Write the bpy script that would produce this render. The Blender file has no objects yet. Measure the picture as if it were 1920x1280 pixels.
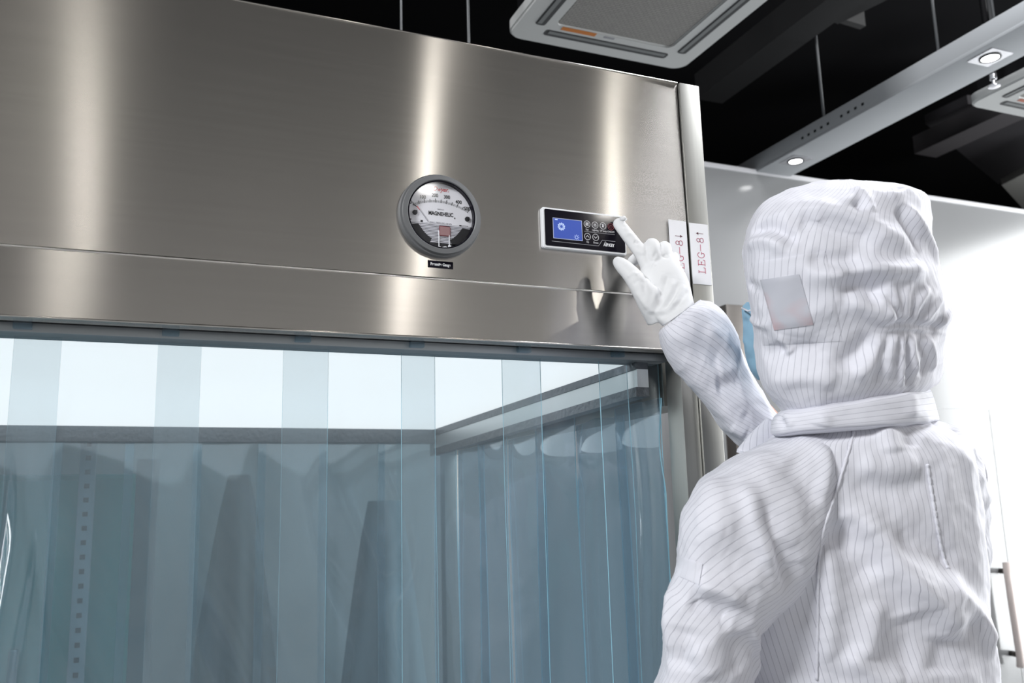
import bpy, bmesh, math, random
import numpy as np
from mathutils import Vector, Matrix
from mathutils.bvhtree import BVHTree

random.seed(4)
S = bpy.context.scene
COL = S.collection
PI = math.pi

# ------------------------------------------------------------------ camera
WM = Matrix(((0.91994906, -0.04788372, -0.38910265),
             (-0.39111042, -0.1803285, -0.90250444),
             (-0.02695103, 0.98244022, -0.18462086)))       # world orientation of the camera
CAM = Vector((0.0, -1.142, 1.30))
FOC = 1690.0
cam = bpy.data.cameras.new('camera')
cam.sensor_width = 36.0
cam.lens = FOC / 1920 * 36.0
cam.clip_start = 0.02
camo = bpy.data.objects.new('camera', cam)
COL.objects.link(camo)
camo.matrix_world = Matrix.Translation(CAM) @ WM.to_4x4()
cam.dof.use_dof = True
cam.dof.focus_distance = 1.32
cam.dof.aperture_fstop = 7.0
S.camera = camo

# ------------------------------------------------------------------ world, exposure, room and fill lights
S.view_settings.view_transform = 'Standard'
S.view_settings.look = 'None'
S.view_settings.gamma = 1.0
S.view_settings.exposure = 0.0
S.view_settings.use_curve_mapping = False
try:
    S.cycles.transparent_max_bounces = 24
    S.cycles.max_bounces = 12
    S.cycles.sample_clamp_indirect = 6.0
    S.cycles.caustics_reflective = False
    S.cycles.caustics_refractive = False
    S.cycles.use_denoising = True
except Exception:
    pass
world = bpy.data.worlds.new('world')
S.world = world
world.use_nodes = True
world.node_tree.nodes['Background'].inputs['Color'].default_value = (0.75, 0.82, 1.0, 1)
world.node_tree.nodes['Background'].inputs['Strength'].default_value = 0.05


def area(name, loc, size, power, aim, color=(1, 1, 1), size_y=None, spread=PI):
    l = bpy.data.lights.new(name, 'AREA')
    l.energy = power
    l.color = color
    l.size = size
    if size_y:
        l.shape = 'RECTANGLE'
        l.size_y = size_y
    l.spread = spread
    o = bpy.data.objects.new(name, l)
    COL.objects.link(o)
    o.location = loc
    o.rotation_euler = (Vector(aim) - Vector(loc)).to_track_quat('-Z', 'Y').to_euler()
    return o


# ceiling lamps of the room behind the photographer (their streaks show in the brushed steel)
area('ceiling_lamp_light', (-0.27, -2.6, 2.75), 0.14, 4.2, (-0.27, -2.6, 0), (1.0, 0.96, 0.90))
area('ceiling_lamp_light', (1.20, -2.6, 2.75), 0.07, 8, (1.20, -2.6, 0), (1.0, 0.96, 0.90))
area('ceiling_lamp_light', (2.15, -2.6, 2.75), 0.08, 9, (2.15, -2.6, 0), (1.0, 0.96, 0.90))
# unseen fill lights added for the person; last one added to whiten the glossy wall
area('fill_light', (5.6, -1.2, 3.3), 1.0, 110, (1.0, -0.4, 1.2), (0.98, 0.98, 1.0))
area('fill_light', (-2.6, -1.6, 3.3), 0.8, 170, (0.9, -0.3, 1.2), (0.97, 0.98, 1.0))
area('fill_light', (2.1, -0.35, 3.4), 0.7, 55, (1.3, -0.35, 1.2), (0.96, 0.97, 1.0))
area('wall_fill_light', (6.93, -0.4, 1.7), 1.9, 300, (0.0, -0.4, 1.5), (0.97, 0.99, 1.0), size_y=3.6)


# ------------------------------------------------------------------ helpers


def at_depth(px, py, d):
    """point of the photo at a given distance along the camera's axis"""
    return CAM + WM @ Vector(((px - 960) / FOC * d, -(py - 640) / FOC * d, -d))


def on_axis(px, py, ax, val):
    r = WM @ Vector(((px - 960) / FOC, -(py - 640) / FOC, -1.0))
    t = (val - CAM[ax]) / r[ax]
    return CAM + r * t


def tag(o, label=None, cat=None, group=None, kind=None):
    if label: o['label'] = label
    if cat: o['category'] = cat
    if group: o['group'] = group
    if kind: o['kind'] = kind
    return o


def empty(name, loc, label, cat, group=None):
    o = bpy.data.objects.new(name, None)
    o.empty_display_size = 0.05
    COL.objects.link(o)
    o.location = loc
    tag(o, label, cat, group)
    return o


def link(name, me, parent=None):
    o = bpy.data.objects.new(name, me)
    COL.objects.link(o)
    if parent is not None:
        o.parent = parent
        p, loc = parent, Vector((0, 0, 0))
        while p is not None:
            loc = loc + p.location
            p = p.parent
        o.location = -loc          # geometry is given in world coordinates
    return o


def uv_box(bm):
    uv = bm.loops.layers.uv.verify()
    for f in bm.faces:
        n = f.normal
        for l in f.loops:
            c = l.vert.co
            if abs(n.z) > 0.8:
                l[uv].uv = (c.x, c.y)
            else:
                l[uv].uv = (c.x + c.y, c.z)


def obj(name, bm, m, parent=None, smooth=False, angle=None):
    bm.normal_update()
    uv_box(bm)
    me = bpy.data.meshes.new(name)
    bm.to_mesh(me)
    bm.free()
    for mm in (m if isinstance(m, (list, tuple)) else [m]):
        me.materials.append(mm)
    if smooth:
        me.polygons.foreach_set('use_smooth', [True] * len(me.polygons))
        if angle is not None:
            try:
                me.set_sharp_from_angle(angle=angle)
            except Exception:
                pass
    return link(name, me, parent)


def box(bm, x0, x1, y0, y1, z0, z1, bevel=0.0, seg=2):
    r = bmesh.ops.create_cube(bm, size=1.0)
    vs = r['verts']
    bmesh.ops.scale(bm, vec=(abs(x1 - x0), abs(y1 - y0), abs(z1 - z0)), verts=vs)
    bmesh.ops.translate(bm, vec=((x0 + x1) / 2, (y0 + y1) / 2, (z0 + z1) / 2), verts=vs)
    if bevel > 0:
        es = list({e for v in vs for e in v.link_edges})
        bmesh.ops.bevel(bm, geom=es, offset=bevel, segments=seg, profile=0.5, affect='EDGES')


def prism(bm, pts, offs, mat_index=0):
    """closed polygon pts swept by offs"""
    a = [bm.verts.new(p) for p in pts]
    b = [bm.verts.new(Vector(p) + Vector(offs)) for p in pts]
    n = len(pts)
    fs = [bm.faces.new(a), bm.faces.new(b[::-1])]
    for i in range(n):
        fs.append(bm.faces.new((a[i], b[i], b[(i + 1) % n], a[(i + 1) % n])))
    for f in fs:
        f.material_index = mat_index
    bmesh.ops.recalc_face_normals(bm, faces=fs)


def tube(bm, pts, rad, n=12):
    pts = [Vector(p) for p in pts]
    if not isinstance(rad, (list, tuple)):
        rad = [rad] * len(pts)
    rings = []
    ref = None
    for i, p in enumerate(pts):
        t = (pts[min(i + 1, len(pts) - 1)] - pts[max(i - 1, 0)]).normalized()
        if ref is None:
            ref = t.orthogonal().normalized()
        ref = (ref - t * ref.dot(t)).normalized()
        bi = t.cross(ref)
        rings.append([bm.verts.new(p + (ref * math.cos(2 * PI * k / n) + bi * math.sin(2 * PI * k / n)) * rad[i]) for k in range(n)])
    for a, b in zip(rings, rings[1:]):
        for k in range(n):
            bm.faces.new((a[k], a[(k + 1) % n], b[(k + 1) % n], b[k]))
    bm.faces.new(rings[0][::-1])
    bm.faces.new(rings[-1])


def lathe(bm, c, prof, n=48, axis='y'):
    """revolve (radius, offset) pairs about an axis through c; y axis points to the viewer with negative offsets"""
    c = Vector(c)
    rings = []
    for r, h in prof:
        ring = []
        for k in range(n):
            a = 2 * PI * k / n
            if axis == 'y':
                ring.append(bm.verts.new(c + Vector((r * math.cos(a), h, r * math.sin(a)))))
            else:
                ring.append(bm.verts.new(c + Vector((r * math.cos(a), r * math.sin(a), h))))
        rings.append(ring)
    for a, b in zip(rings, rings[1:]):
        for k in range(n):
            bm.faces.new((a[k], a[(k + 1) % n], b[(k + 1) % n], b[k]))
    bm.faces.new(rings[0][::-1])
    bm.faces.new(rings[-1])
    bmesh.ops.recalc_face_normals(bm, faces=bm.faces[:])


def rounded(x0, x1, z0, z1, r, n=6):
    pts = []
    for cx, cz, a0 in ((x1 - r, z1 - r, 0), (x0 + r, z1 - r, 90), (x0 + r, z0 + r, 180), (x1 - r, z0 + r, 270)):
        for k in range(n + 1):
            a = math.radians(a0 + 90 * k / n)
            pts.append((cx + r * math.cos(a), cz + r * math.sin(a)))
    return pts


def stroke2d(bm, pts, w, y, t=0.0003, closed=False):
    """flat line drawn on a front face (plane y), pts are (x, z)"""
    n = len(pts)
    segs = list(zip(pts, pts[1:])) + ([(pts[-1], pts[0])] if closed else [])
    for (ax, az), (bx, bz) in segs:
        d = Vector((bx - ax, bz - az))
        if d.length < 1e-7:
            continue
        d.normalize()
        nx, nz = -d.y * w / 2, d.x * w / 2
        ex, ez = d.x * w * 0.25, d.y * w * 0.25
        prism(bm, [(ax + nx - ex, y, az + nz - ez), (bx + nx + ex, y, bz + nz + ez), (bx - nx + ex, y, bz - nz + ez), (ax - nx - ex, y, az - nz - ez)], (0, -t, 0))


def circ(cx, cz, r, n=24, a0=0, a1=360):
    return [(cx + r * math.cos(math.radians(a0 + (a1 - a0) * k / n)), cz + r * math.sin(math.radians(a0 + (a1 - a0) * k / n))) for k in range(n + (0 if a1 - a0 == 360 else 1))]


def text(name, s, size, loc, m, parent, rot=0.0, shear=0.0, bold=0.0, width=1.0, align='CENTER'):
    cu = bpy.data.curves.new(name, 'FONT')
    cu.body = s
    cu.size = size
    cu.shear = shear
    cu.offset = bold
    cu.extrude = 0.00015
    cu.align_x = align
    cu.align_y = 'CENTER'
    t = bpy.data.objects.new(name, cu)
    COL.objects.link(t)
    dg = bpy.context.evaluated_depsgraph_get()
    me = bpy.data.meshes.new_from_object(t.evaluated_get(dg))
    bpy.data.objects.remove(t)
    bpy.data.curves.remove(cu)
    M = Matrix.Translation(loc) @ Matrix.Rotation(PI / 2, 4, 'X') @ Matrix.Rotation(rot, 4, 'Z') @ Matrix.Diagonal((width, 1, 1, 1))
    me.transform(M)
    me.name = name
    me.materials.clear()
    me.materials.append(m)
    return link(name, me, parent)


# ------------------------------------------------------------------ materials


def mat(name, color, rough=0.5, metal=0.0, spec=0.5, **kw):
    m = bpy.data.materials.new(name)
    m.use_nodes = True
    b = m.node_tree.nodes['Principled BSDF']
    b.inputs['Base Color'].default_value = (*color, 1)
    b.inputs['Roughness'].default_value = rough
    b.inputs['Metallic'].default_value = metal
    b.inputs['Specular IOR Level'].default_value = spec
    for k, v in kw.items():
        b.inputs[k.replace('_', ' ')].default_value = v
    return m


def nodes(m):
    return m.node_tree.nodes, m.node_tree.links, m.node_tree.nodes['Principled BSDF']


def noise_bump(m, scale, strength, dist=0.001, stretch=(1, 1, 1), detail=3, coord='Object'):
    N, L, b = nodes(m)
    tc = N.new('ShaderNodeTexCoord')
    mp = N.new('ShaderNodeMapping')
    mp.inputs['Scale'].default_value = stretch
    no = N.new('ShaderNodeTexNoise')
    no.inputs['Scale'].default_value = scale
    no.inputs['Detail'].default_value = detail
    bu = N.new('ShaderNodeBump')
    bu.inputs['Strength'].default_value = strength
    bu.inputs['Distance'].default_value = dist
    L.new(tc.outputs[coord], mp.inputs['Vector'])
    L.new(mp.outputs[0], no.inputs['Vector'])
    L.new(no.outputs['Fac'], bu.inputs['Height'])
    L.new(bu.outputs[0], b.inputs['Normal'])
    return no


def noise_color(m, scale, c1, c2, stretch=(1, 1, 1), lo=0.35, hi=0.65, detail=4):
    N, L, b = nodes(m)
    tc = N.new('ShaderNodeTexCoord')
    mp = N.new('ShaderNodeMapping')
    mp.inputs['Scale'].default_value = stretch
    no = N.new('ShaderNodeTexNoise')
    no.inputs['Scale'].default_value = scale
    no.inputs['Detail'].default_value = detail
    cr = N.new('ShaderNodeValToRGB')
    cr.color_ramp.elements[0].position = lo
    cr.color_ramp.elements[0].color = (*c1, 1)
    cr.color_ramp.elements[1].position = hi
    cr.color_ramp.elements[1].color = (*c2, 1)
    L.new(tc.outputs['Object'], mp.inputs['Vector'])
    L.new(mp.outputs[0], no.inputs['Vector'])
    L.new(no.outputs['Fac'], cr.inputs['Fac'])
    L.new(cr.outputs[0], b.inputs['Base Color'])


def steel(name, color, rough=0.34, aniso=0.9, rot=0.0, brush=(1.5, 1.5, 55), bs=0.05):
    m = mat(name, color, rough, 1.0)
    N, L, b = nodes(m)
    b.inputs['Anisotropic'].default_value = aniso
    b.inputs['Anisotropic Rotation'].default_value = rot
    tg = N.new('ShaderNodeTangent')
    tg.direction_type = 'UV_MAP'
    L.new(tg.outputs[0], b.inputs['Tangent'])
    tc = N.new('ShaderNodeTexCoord')
    mp = N.new('ShaderNodeMapping')
    mp.inputs['Scale'].default_value = brush
    no = N.new('ShaderNodeTexNoise')
    no.inputs['Scale'].default_value = 3.0
    no.inputs['Detail'].default_value = 2
    mr = N.new('ShaderNodeMapRange')
    mr.inputs['To Min'].default_value = rough - 0.008
    mr.inputs['To Max'].default_value = rough + 0.008
    L.new(tc.outputs['Object'], mp.inputs['Vector'])
    L.new(mp.outputs[0], no.inputs['Vector'])
    L.new(no.outputs['Fac'], mr.inputs['Value'])
    L.new(mr.outputs[0], b.inputs['Roughness'])
    mx = N.new('ShaderNodeMix')
    mx.data_type = 'RGBA'
    mx.inputs[6].default_value = (*[c * 0.93 for c in color], 1)
    mx.inputs[7].default_value = (*[min(1, c * 1.07) for c in color], 1)
    L.new(no.outputs['Fac'], mx.inputs[0])
    L.new(mx.outputs[2], b.inputs['Base Color'])
    return m


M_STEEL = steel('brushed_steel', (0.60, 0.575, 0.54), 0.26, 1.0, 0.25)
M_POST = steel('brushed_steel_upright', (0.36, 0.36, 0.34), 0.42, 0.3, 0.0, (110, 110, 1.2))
M_DARKSTEEL = steel('satin_steel_inside', (0.42, 0.45, 0.47), 0.42, 0.6)
M_WHITE = mat('white_plastic', (0.82, 0.83, 0.85), 0.35)
M_BLACKGLOSS = mat('black_gloss', (0.008, 0.007, 0.012), 0.08, spec=0.15)
M_BLACK = mat('black_matte', (0.006, 0.006, 0.007), 0.6, spec=0.15)
M_INK = mat('black_ink', (0.012, 0.012, 0.014), 0.6)
M_RED = mat('red_ink', (0.55, 0.05, 0.06), 0.6)
M_PINK = mat('pink_red_ink', (0.50, 0.09, 0.16), 0.6)
M_PAPER = mat('white_sticker', (0.80, 0.80, 0.82), 0.45)
M_GREYINK = mat('grey_ink', (0.35, 0.35, 0.38), 0.5)
M_WHITEINK = mat('white_ink', (0.78, 0.78, 0.80), 0.5)
M_BEZEL = mat('grey_painted_bezel', (0.16, 0.165, 0.17), 0.55, 0.35)
noise_bump(M_BEZEL, 900, 0.35, 0.0004)
M_DIAL = mat('white_dial', (0.80, 0.80, 0.83), 0.4)


def emit(name, color, strength):
    m = bpy.data.materials.new(name)
    m.use_nodes = True
    b = m.node_tree.nodes['Principled BSDF']
    b.inputs['Base Color'].default_value = (*[c * 0.2 for c in color], 1)
    b.inputs['Emission Color'].default_value = (*color, 1)
    b.inputs['Emission Strength'].default_value = strength
    b.inputs['Roughness'].default_value = 0.3
    return m


M_LCD = emit('blue_lcd', (0.022, 0.075, 0.46), 0.75)
M_LCDICON = emit('lcd_icon', (0.55, 0.68, 1.0), 0.9)
M_ICON = emit('lit_button_ring', (0.62, 0.62, 0.66), 0.7)
M_ICONRED = emit('red_lit_button_ring', (0.40, 0.12, 0.13), 0.4)
M_LED = emit('lamp_lens', (1, 1, 1), 14)


def pvc(name, tint, milk, milkcol, rough=0.06, bump=0.0, bscale=6, f0=0.04, f90=0.75):
    """clear PVC sheet: tinted see-through body, glossy skin, a little milkiness"""
    m = bpy.data.materials.new(name)
    m.use_nodes = True
    N, L = m.node_tree.nodes, m.node_tree.links
    N.clear()
    out = N.new('ShaderNodeOutputMaterial')
    tr = N.new('ShaderNodeBsdfTransparent')
    tr.inputs['Color'].default_value = (*tint, 1)
    df = N.new('ShaderNodeBsdfDiffuse')
    df.inputs['Color'].default_value = (*milkcol, 1)
    gl = N.new('ShaderNodeBsdfGlossy')
    gl.inputs['Color'].default_value = (0.95, 0.97, 1, 1)
    gl.inputs['Roughness'].default_value = rough
    lw = N.new('ShaderNodeLayerWeight')
    lw.inputs['Blend'].default_value = 0.5
    pw = N.new('ShaderNodeMath')
    pw.operation = 'POWER'
    pw.inputs[1].default_value = 5.0
    ma = N.new('ShaderNodeMath')
    ma.operation = 'MULTIPLY_ADD'
    ma.inputs[1].default_value = f90
    ma.inputs[2].default_value = f0
    L.new(lw.outputs['Facing'], pw.inputs[0])
    L.new(pw.outputs[0], ma.inputs[0])
    m1 = N.new('ShaderNodeMixShader')
    m1.inputs[0].default_value = milk
    m2 = N.new('ShaderNodeMixShader')
    L.new(tr.outputs[0], m1.inputs[1])
    L.new(df.outputs[0], m1.inputs[2])
    L.new(ma.outputs[0], m2.inputs[0])
    L.new(m1.outputs[0], m2.inputs[1])
    L.new(gl.outputs[0], m2.inputs[2])
    if bump > 0:
        tc = N.new('ShaderNodeTexCoord')
        mp = N.new('ShaderNodeMapping')
        mp.inputs['Scale'].default_value = (1, 1, 0.25)
        no = N.new('ShaderNodeTexNoise')
        no.inputs['Scale'].default_value = bscale
        no.inputs['Detail'].default_value = 2
        bu = N.new('ShaderNodeBump')
        bu.inputs['Strength'].default_value = bump
        bu.inputs['Distance'].default_value = 0.02
        L.new(tc.outputs['Object'], mp.inputs['Vector'])
        L.new(mp.outputs[0], no.inputs['Vector'])
        L.new(no.outputs['Fac'], bu.inputs['Height'])
        L.new(bu.outputs[0], gl.inputs['Normal'])
        L.new(bu.outputs[0], lw.inputs['Normal'])
    L.new(m2.outputs[0], out.inputs['Surface'])
    return m


M_PVC = pvc('clear_pvc_front', (0.945, 0.968, 0.975), 0.06, (0.52, 0.64, 0.72), 0.05, 0.12)
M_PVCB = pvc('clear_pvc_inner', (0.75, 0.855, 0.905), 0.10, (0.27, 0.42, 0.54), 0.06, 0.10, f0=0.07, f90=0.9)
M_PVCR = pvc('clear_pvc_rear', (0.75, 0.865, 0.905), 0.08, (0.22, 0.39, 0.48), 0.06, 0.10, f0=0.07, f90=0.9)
M_PVCEDGE = mat('pvc_cut_edge', (0.30, 0.55, 0.66), 0.25)
M_LENS = pvc('clear_lens', (0.98, 0.98, 0.985), 0.0, (1, 1, 1), 0.06, f0=0.004, f90=0.3)


def fabric(name, base=(0.795, 0.80, 0.86), line=(0.36, 0.36, 0.42), width=0.10, transl=0.15, period=0.0075):
    m = bpy.data.materials.new(name)
    m.use_nodes = True
    N, L, b = nodes(m)
    uv = N.new('ShaderNodeUVMap')
    sp = N.new('ShaderNodeSeparateXYZ')
    L.new(uv.outputs[0], sp.inputs[0])

    def mth(op, a, bb=None):
        n = N.new('ShaderNodeMath')
        n.operation = op
        for i, v in enumerate((a, bb)):
            if v is None:
                continue
            if hasattr(v, 'links'):
                L.new(v, n.inputs[i])
            else:
                n.inputs[i].default_value = v
        return n.outputs[0]
    u = mth('FRACT', mth('DIVIDE', sp.outputs[0], period))
    d = mth('ABSOLUTE', mth('SUBTRACT', u, 0.5))
    ln = mth('LESS_THAN', d, width / 2)
    tc = N.new('ShaderNodeTexCoord')
    no = N.new('ShaderNodeTexNoise')
    no.inputs['Scale'].default_value = 30
    no.inputs['Detail'].default_value = 3
    L.new(tc.outputs['Object'], no.inputs['Vector'])
    fac = mth('MULTIPLY', ln, mth('ADD', mth('MULTIPLY', no.outputs['Fac'], 0.7), 0.25))
    mx = N.new('ShaderNodeMix')
    mx.data_type = 'RGBA'
    mx.inputs[6].default_value = (*base, 1)
    mx.inputs[7].default_value = (*line, 1)
    L.new(fac, mx.inputs[0])
    L.new(mx.outputs[2], b.inputs['Base Color'])
    b.inputs['Roughness'].default_value = 0.6
    b.inputs['Specular IOR Level'].default_value = 0.3
    b.inputs['Sheen Weight'].default_value = 0.15
    nb = N.new('ShaderNodeTexNoise')
    nb.inputs['Scale'].default_value = 9
    nb.inputs['Detail'].default_value = 3
    nb.inputs['Distortion'].default_value = 0.6
    bu = N.new('ShaderNodeBump')
    bu.inputs['Strength'].default_value = 0.35
    bu.inputs['Distance'].default_value = 0.03
    L.new(tc.outputs['Object'], nb.inputs['Vector'])
    L.new(nb.outputs['Fac'], bu.inputs['Height'])
    L.new(bu.outputs[0], b.inputs['Normal'])
    if transl > 0:
        t = N.new('ShaderNodeBsdfTranslucent')
        ms = N.new('ShaderNodeMixShader')
        ms.inputs[0].default_value = transl
        L.new(mx.outputs[2], t.inputs['Color'])
        L.new(b.outputs[0], ms.inputs[1])
        L.new(t.outputs[0], ms.inputs[2])
        L.new(ms.outputs[0], N['Material Output'].inputs['Surface'])
    return m


M_FABRIC = fabric('striped_cleanroom_fabric')
M_PLAIN = fabric('plain_white_hem', line=(0.7, 0.7, 0.75))
M_GLOVE = mat('white_glove_fabric', (0.69, 0.695, 0.70), 0.7, spec=0.2)
noise_bump(M_GLOVE, 120, 0.15, 0.002)
M_SKIN = mat('skin', (0.55, 0.29, 0.20), 0.5, **{'Subsurface_Weight': 0.1})
M_HAIR = mat('dark_hair', (0.02, 0.018, 0.016), 0.5)
M_MASK = mat('blue_mask_fabric', (0.22, 0.38, 0.50), 0.7)
noise_bump(M_MASK, 60, 0.3, 0.002)
M_WINDOW = mat('frosted_ear_window', (0.50, 0.50, 0.55), 0.35)
noise_color(M_WINDOW, 9, (0.55, 0.38, 0.40), (0.50, 0.51, 0.56), lo=0.42, hi=0.56)  # pinkish patches paint a reflection into the window's colour

# ------------------------------------------------------------------ the setting
M_WALL = mat('glossy_white_partition', (0.29, 0.295, 0.30), 0.14)
M_CEIL = mat('black_painted_ceiling', (0.006, 0.006, 0.007), 0.8, spec=0.1)
M_FLOOR = mat('grey_vinyl_floor', (0.36, 0.37, 0.38), 0.35)
noise_color(M_FLOOR, 3, (0.33, 0.34, 0.35), (0.40, 0.41, 0.42))
M_ROOMWALL = mat('grey_room_wall', (0.44, 0.43, 0.415), 0.6)

WY = 1.81
bm = bmesh.new(); box(bm, -4.0, 7.0, -5.0, 5.0, -0.05, 0.0)
tag(obj('floor', bm, M_FLOOR), kind='structure')
bm = bmesh.new(); box(bm, -4.0, 7.0, -5.0, 5.0, 3.6, 3.65)
tag(obj('ceiling', bm, M_CEIL), kind='structure')
bm = bmesh.new(); box(bm, -4.0, 7.0, WY, WY + 0.08, 0.0, 2.70)
tag(obj('wall_back', bm, M_WALL), kind='structure')
bm = bmesh.new(); box(bm, -4.0, 7.0, 4.9, 5.0, 0.0, 3.6)
tag(obj('wall_far', bm, M_CEIL), kind='structure')
bm = bmesh.new(); box(bm, -4.0, 7.0, -5.08, -5.0, 0.0, 3.6)
tag(obj('wall_front', bm, M_ROOMWALL), kind='structure')
bm = bmesh.new(); box(bm, -4.08, -4.0, -5.0, 5.0, 0.0, 3.6)
tag(obj('wall_left', bm, M_ROOMWALL), kind='structure')
bm = bmesh.new()
for a in ((-5.0, -2.25, 0.0, 3.6), (1.45, 5.0, 0.0, 3.6), (-2.25, 1.45, 0.0, 0.70), (-2.25, 1.45, 2.70, 3.6)):
    box(bm, 7.0, 7.08, *a)
tag(obj('wall_right', bm, M_ROOMWALL), kind='structure')
bm = bmesh.new(); box(bm, -4.0, 7.0, WY - 0.006, WY + 0.086, 2.690, 2.712, 0.003)
tag(obj('trim_1', bm, mat('white_wall_cap', (0.7, 0.7, 0.72), 0.3)), kind='structure')


# ------------------------------------------------------------------ the booth
booth = empty('clean_booth', (0.0, 0.6, 0.0), 'large brushed stainless steel clean booth with a lit ceiling behind strip curtains', 'clean booth')
BX0, BX1 = -1.10, 0.7978
Z_CEIL = 1.5226


def fascia_wave(x, z):
    """slight sheet-metal waviness, under a millimetre"""
    s = 0.00075 * math.sin(2 * PI * (x * 3.03 - 0.371 + 0.22 * (1.75 - z)))
    s += 0.00014 * math.sin(2 * PI * (x * 6.9 + 0.33 + 0.5 * z))
    g = min(1.0, max(0.0, (z - 1.70) / 0.22))
    s += 0.010 * g * max(0.0, x - 0.50) ** 2 / 0.3
    return s


def sheet(name, x0, x1, z0, z1, y, th, nx, nz, wave, m, parent):
    bm = bmesh.new()
    fr, bk = [], []
    for j in range(nz + 1):
        z = z0 + (z1 - z0) * j / nz
        fr.append([bm.verts.new((x0 + (x1 - x0) * i / nx, y + wave(x0 + (x1 - x0) * i / nx, z), z)) for i in range(nx + 1)])
    for j in range(nz + 1):
        z = z0 + (z1 - z0) * j / nz
        bk.append([bm.verts.new((x0 + (x1 - x0) * i / nx, y + th, z)) for i in range(nx + 1)])
    for j in range(nz):
        for i in range(nx):
            bm.faces.new((fr[j][i], fr[j][i + 1], fr[j + 1][i + 1], fr[j + 1][i]))
            bm.faces.new((bk[j][i], bk[j + 1][i], bk[j + 1][i + 1], bk[j][i + 1]))
    for i in range(nx):
        bm.faces.new((fr[0][i], bk[0][i], bk[0][i + 1], fr[0][i + 1]))
        bm.faces.new((fr[nz][i], fr[nz][i + 1], bk[nz][i + 1], bk[nz][i]))
    for j in range(nz):
        bm.faces.new((fr[j][0], fr[j + 1][0], bk[j + 1][0], bk[j][0]))
        bm.faces.new((fr[j][nx], bk[j][nx], bk[j + 1][nx], fr[j + 1][nx]))
    o = obj(name, bm, m, parent, smooth=True, angle=math.radians(40))
    return o


sheet('fascia_panel', BX0, BX1, 1.6175, 1.9752, 0.0, 0.018, 150, 40, fascia_wave, M_STEEL, booth)
# folded top flange and end hem of the fascia catch the light as a thin bright line
bm = bmesh.new()
box(bm, BX0, BX1, -0.0012, 0.06, 1.9752, 1.9772, 0.0006)
obj('top_flange', bm, M_STEEL, booth, True, 0.6)
bm = bmesh.new()
sheet('valance_panel', BX0, BX1, 1.5345, 1.6140, -0.0005, 0.02, 150, 12, lambda x, z: 0.6 * fascia_wave(x + 0.07, z + 0.12), M_STEEL, booth)
bm.free()
bm = bmesh.new()
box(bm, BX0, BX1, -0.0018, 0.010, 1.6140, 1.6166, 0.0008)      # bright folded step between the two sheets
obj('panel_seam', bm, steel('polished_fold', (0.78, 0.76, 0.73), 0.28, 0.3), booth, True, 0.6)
bm = bmesh.new()
box(bm, BX0, BX1, -0.0012, 0.022, 1.5318, 1.5350, 0.0014)
obj('valance_lip', bm, M_STEEL, booth, True, 0.6)
bm = bmesh.new()
box(bm, 0.8008, 0.8388, -0.001, 0.035, 0.0, 1.9772, 0.001)
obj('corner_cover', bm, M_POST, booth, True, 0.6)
bm = bmesh.new()
box(bm, 0.7712, 0.7995, 0.003, 0.045, 0.0, 1.531, 0.0012)
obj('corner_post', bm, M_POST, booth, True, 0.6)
bm = bmesh.new()                                                  # dark slot between panel and corner cover
box(bm, 0.7979, 0.8007, 0.006, 0.03, 1.5318, 1.975)
obj('joint_gasket', bm, M_BLACK, booth)
for (x, y) in ((0.80, 1.20), (-1.05, 1.20), (-1.08, 0.02)):
    bm = bmesh.new()
    box(bm, x, x + 0.038, y, y + 0.038, 0.0, 1.53, 0.0012)
    obj('corner_post', bm, M_POST, booth, True, 0.6)
# hood casing
bm = bmesh.new()
box(bm, BX0, 0.838, 0.07, 1.26, 1.535, 1.974, 0.002)
obj('hood_casing', bm, M_DARKSTEEL, booth, True, 0.6)
# front rail that carries the curtain
M_RAIL = mat('grey_rail', (0.40, 0.43, 0.45), 0.4, 0.6)
bm = bmesh.new()
box(bm, BX0, 0.77, 0.034, 0.082, Z_CEIL - 0.001, 1.536, 0.001)
obj('front_rail', bm, M_RAIL, booth, True, 0.6)
bm = bmesh.new()
box(bm, BX0, 0.77, 0.0225, 0.0335, 1.5325, 1.5340)  # black strip painted in for the shadow gap behind the valance
obj('shadow_gap', bm, M_BLACK, booth)
# light diffuser of the ceiling
M_DIFF = emit('lit_diffuser', (0.96, 0.985, 1.0), 1.0)
M_DIFF.node_tree.nodes['Principled BSDF'].inputs['Base Color'].default_value = (0.8, 0.82, 0.84, 1)
bm = bmesh.new()
prism(bm, [(BX0 + 0.03, 0.082, Z_CEIL), (0.723, 0.082, Z_CEIL), (0.770, 1.19, Z_CEIL), (BX0 + 0.03, 1.19, Z_CEIL)], (0, 0, 0.008))
obj('ceiling_diffuser', bm, M_DIFF, booth)
# rear beam and right beam under the ceiling
M_BEAM = mat('mottled_grey_beam', (0.13, 0.145, 0.16), 0.45, 0.7)
noise_bump(M_BEAM, 90, 0.6, 0.004)
bm = bmesh.new()
box(bm, BX0 + 0.03, 0.80, 1.19, 1.23, 1.486, 1.534, 0.002)
obj('rear_beam', bm, M_BEAM, booth, True, 0.6)


def right_beam(name, t0, t1, out, m):
    """strip of the right-hand beam between two heights, front to rear"""
    bm = bmesh.new()
    zt, zf, zr = Z_CEIL + 0.012, 1.468, 1.4537
    f0, f1 = zt + (zf - zt) * t0, zt + (zf - zt) * t1
    r0, r1 = zt + (zr - zt) * t0, zt + (zr - zt) * t1
    prism(bm, [(0.723 - out, 0.05, f0), (0.770 - out, 1.19, r0), (0.770 - out, 1.19, r1), (0.723 - out, 0.05, f1)], (0.02 + out, 0, 0))
    return obj(name, bm, m, booth)


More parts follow.
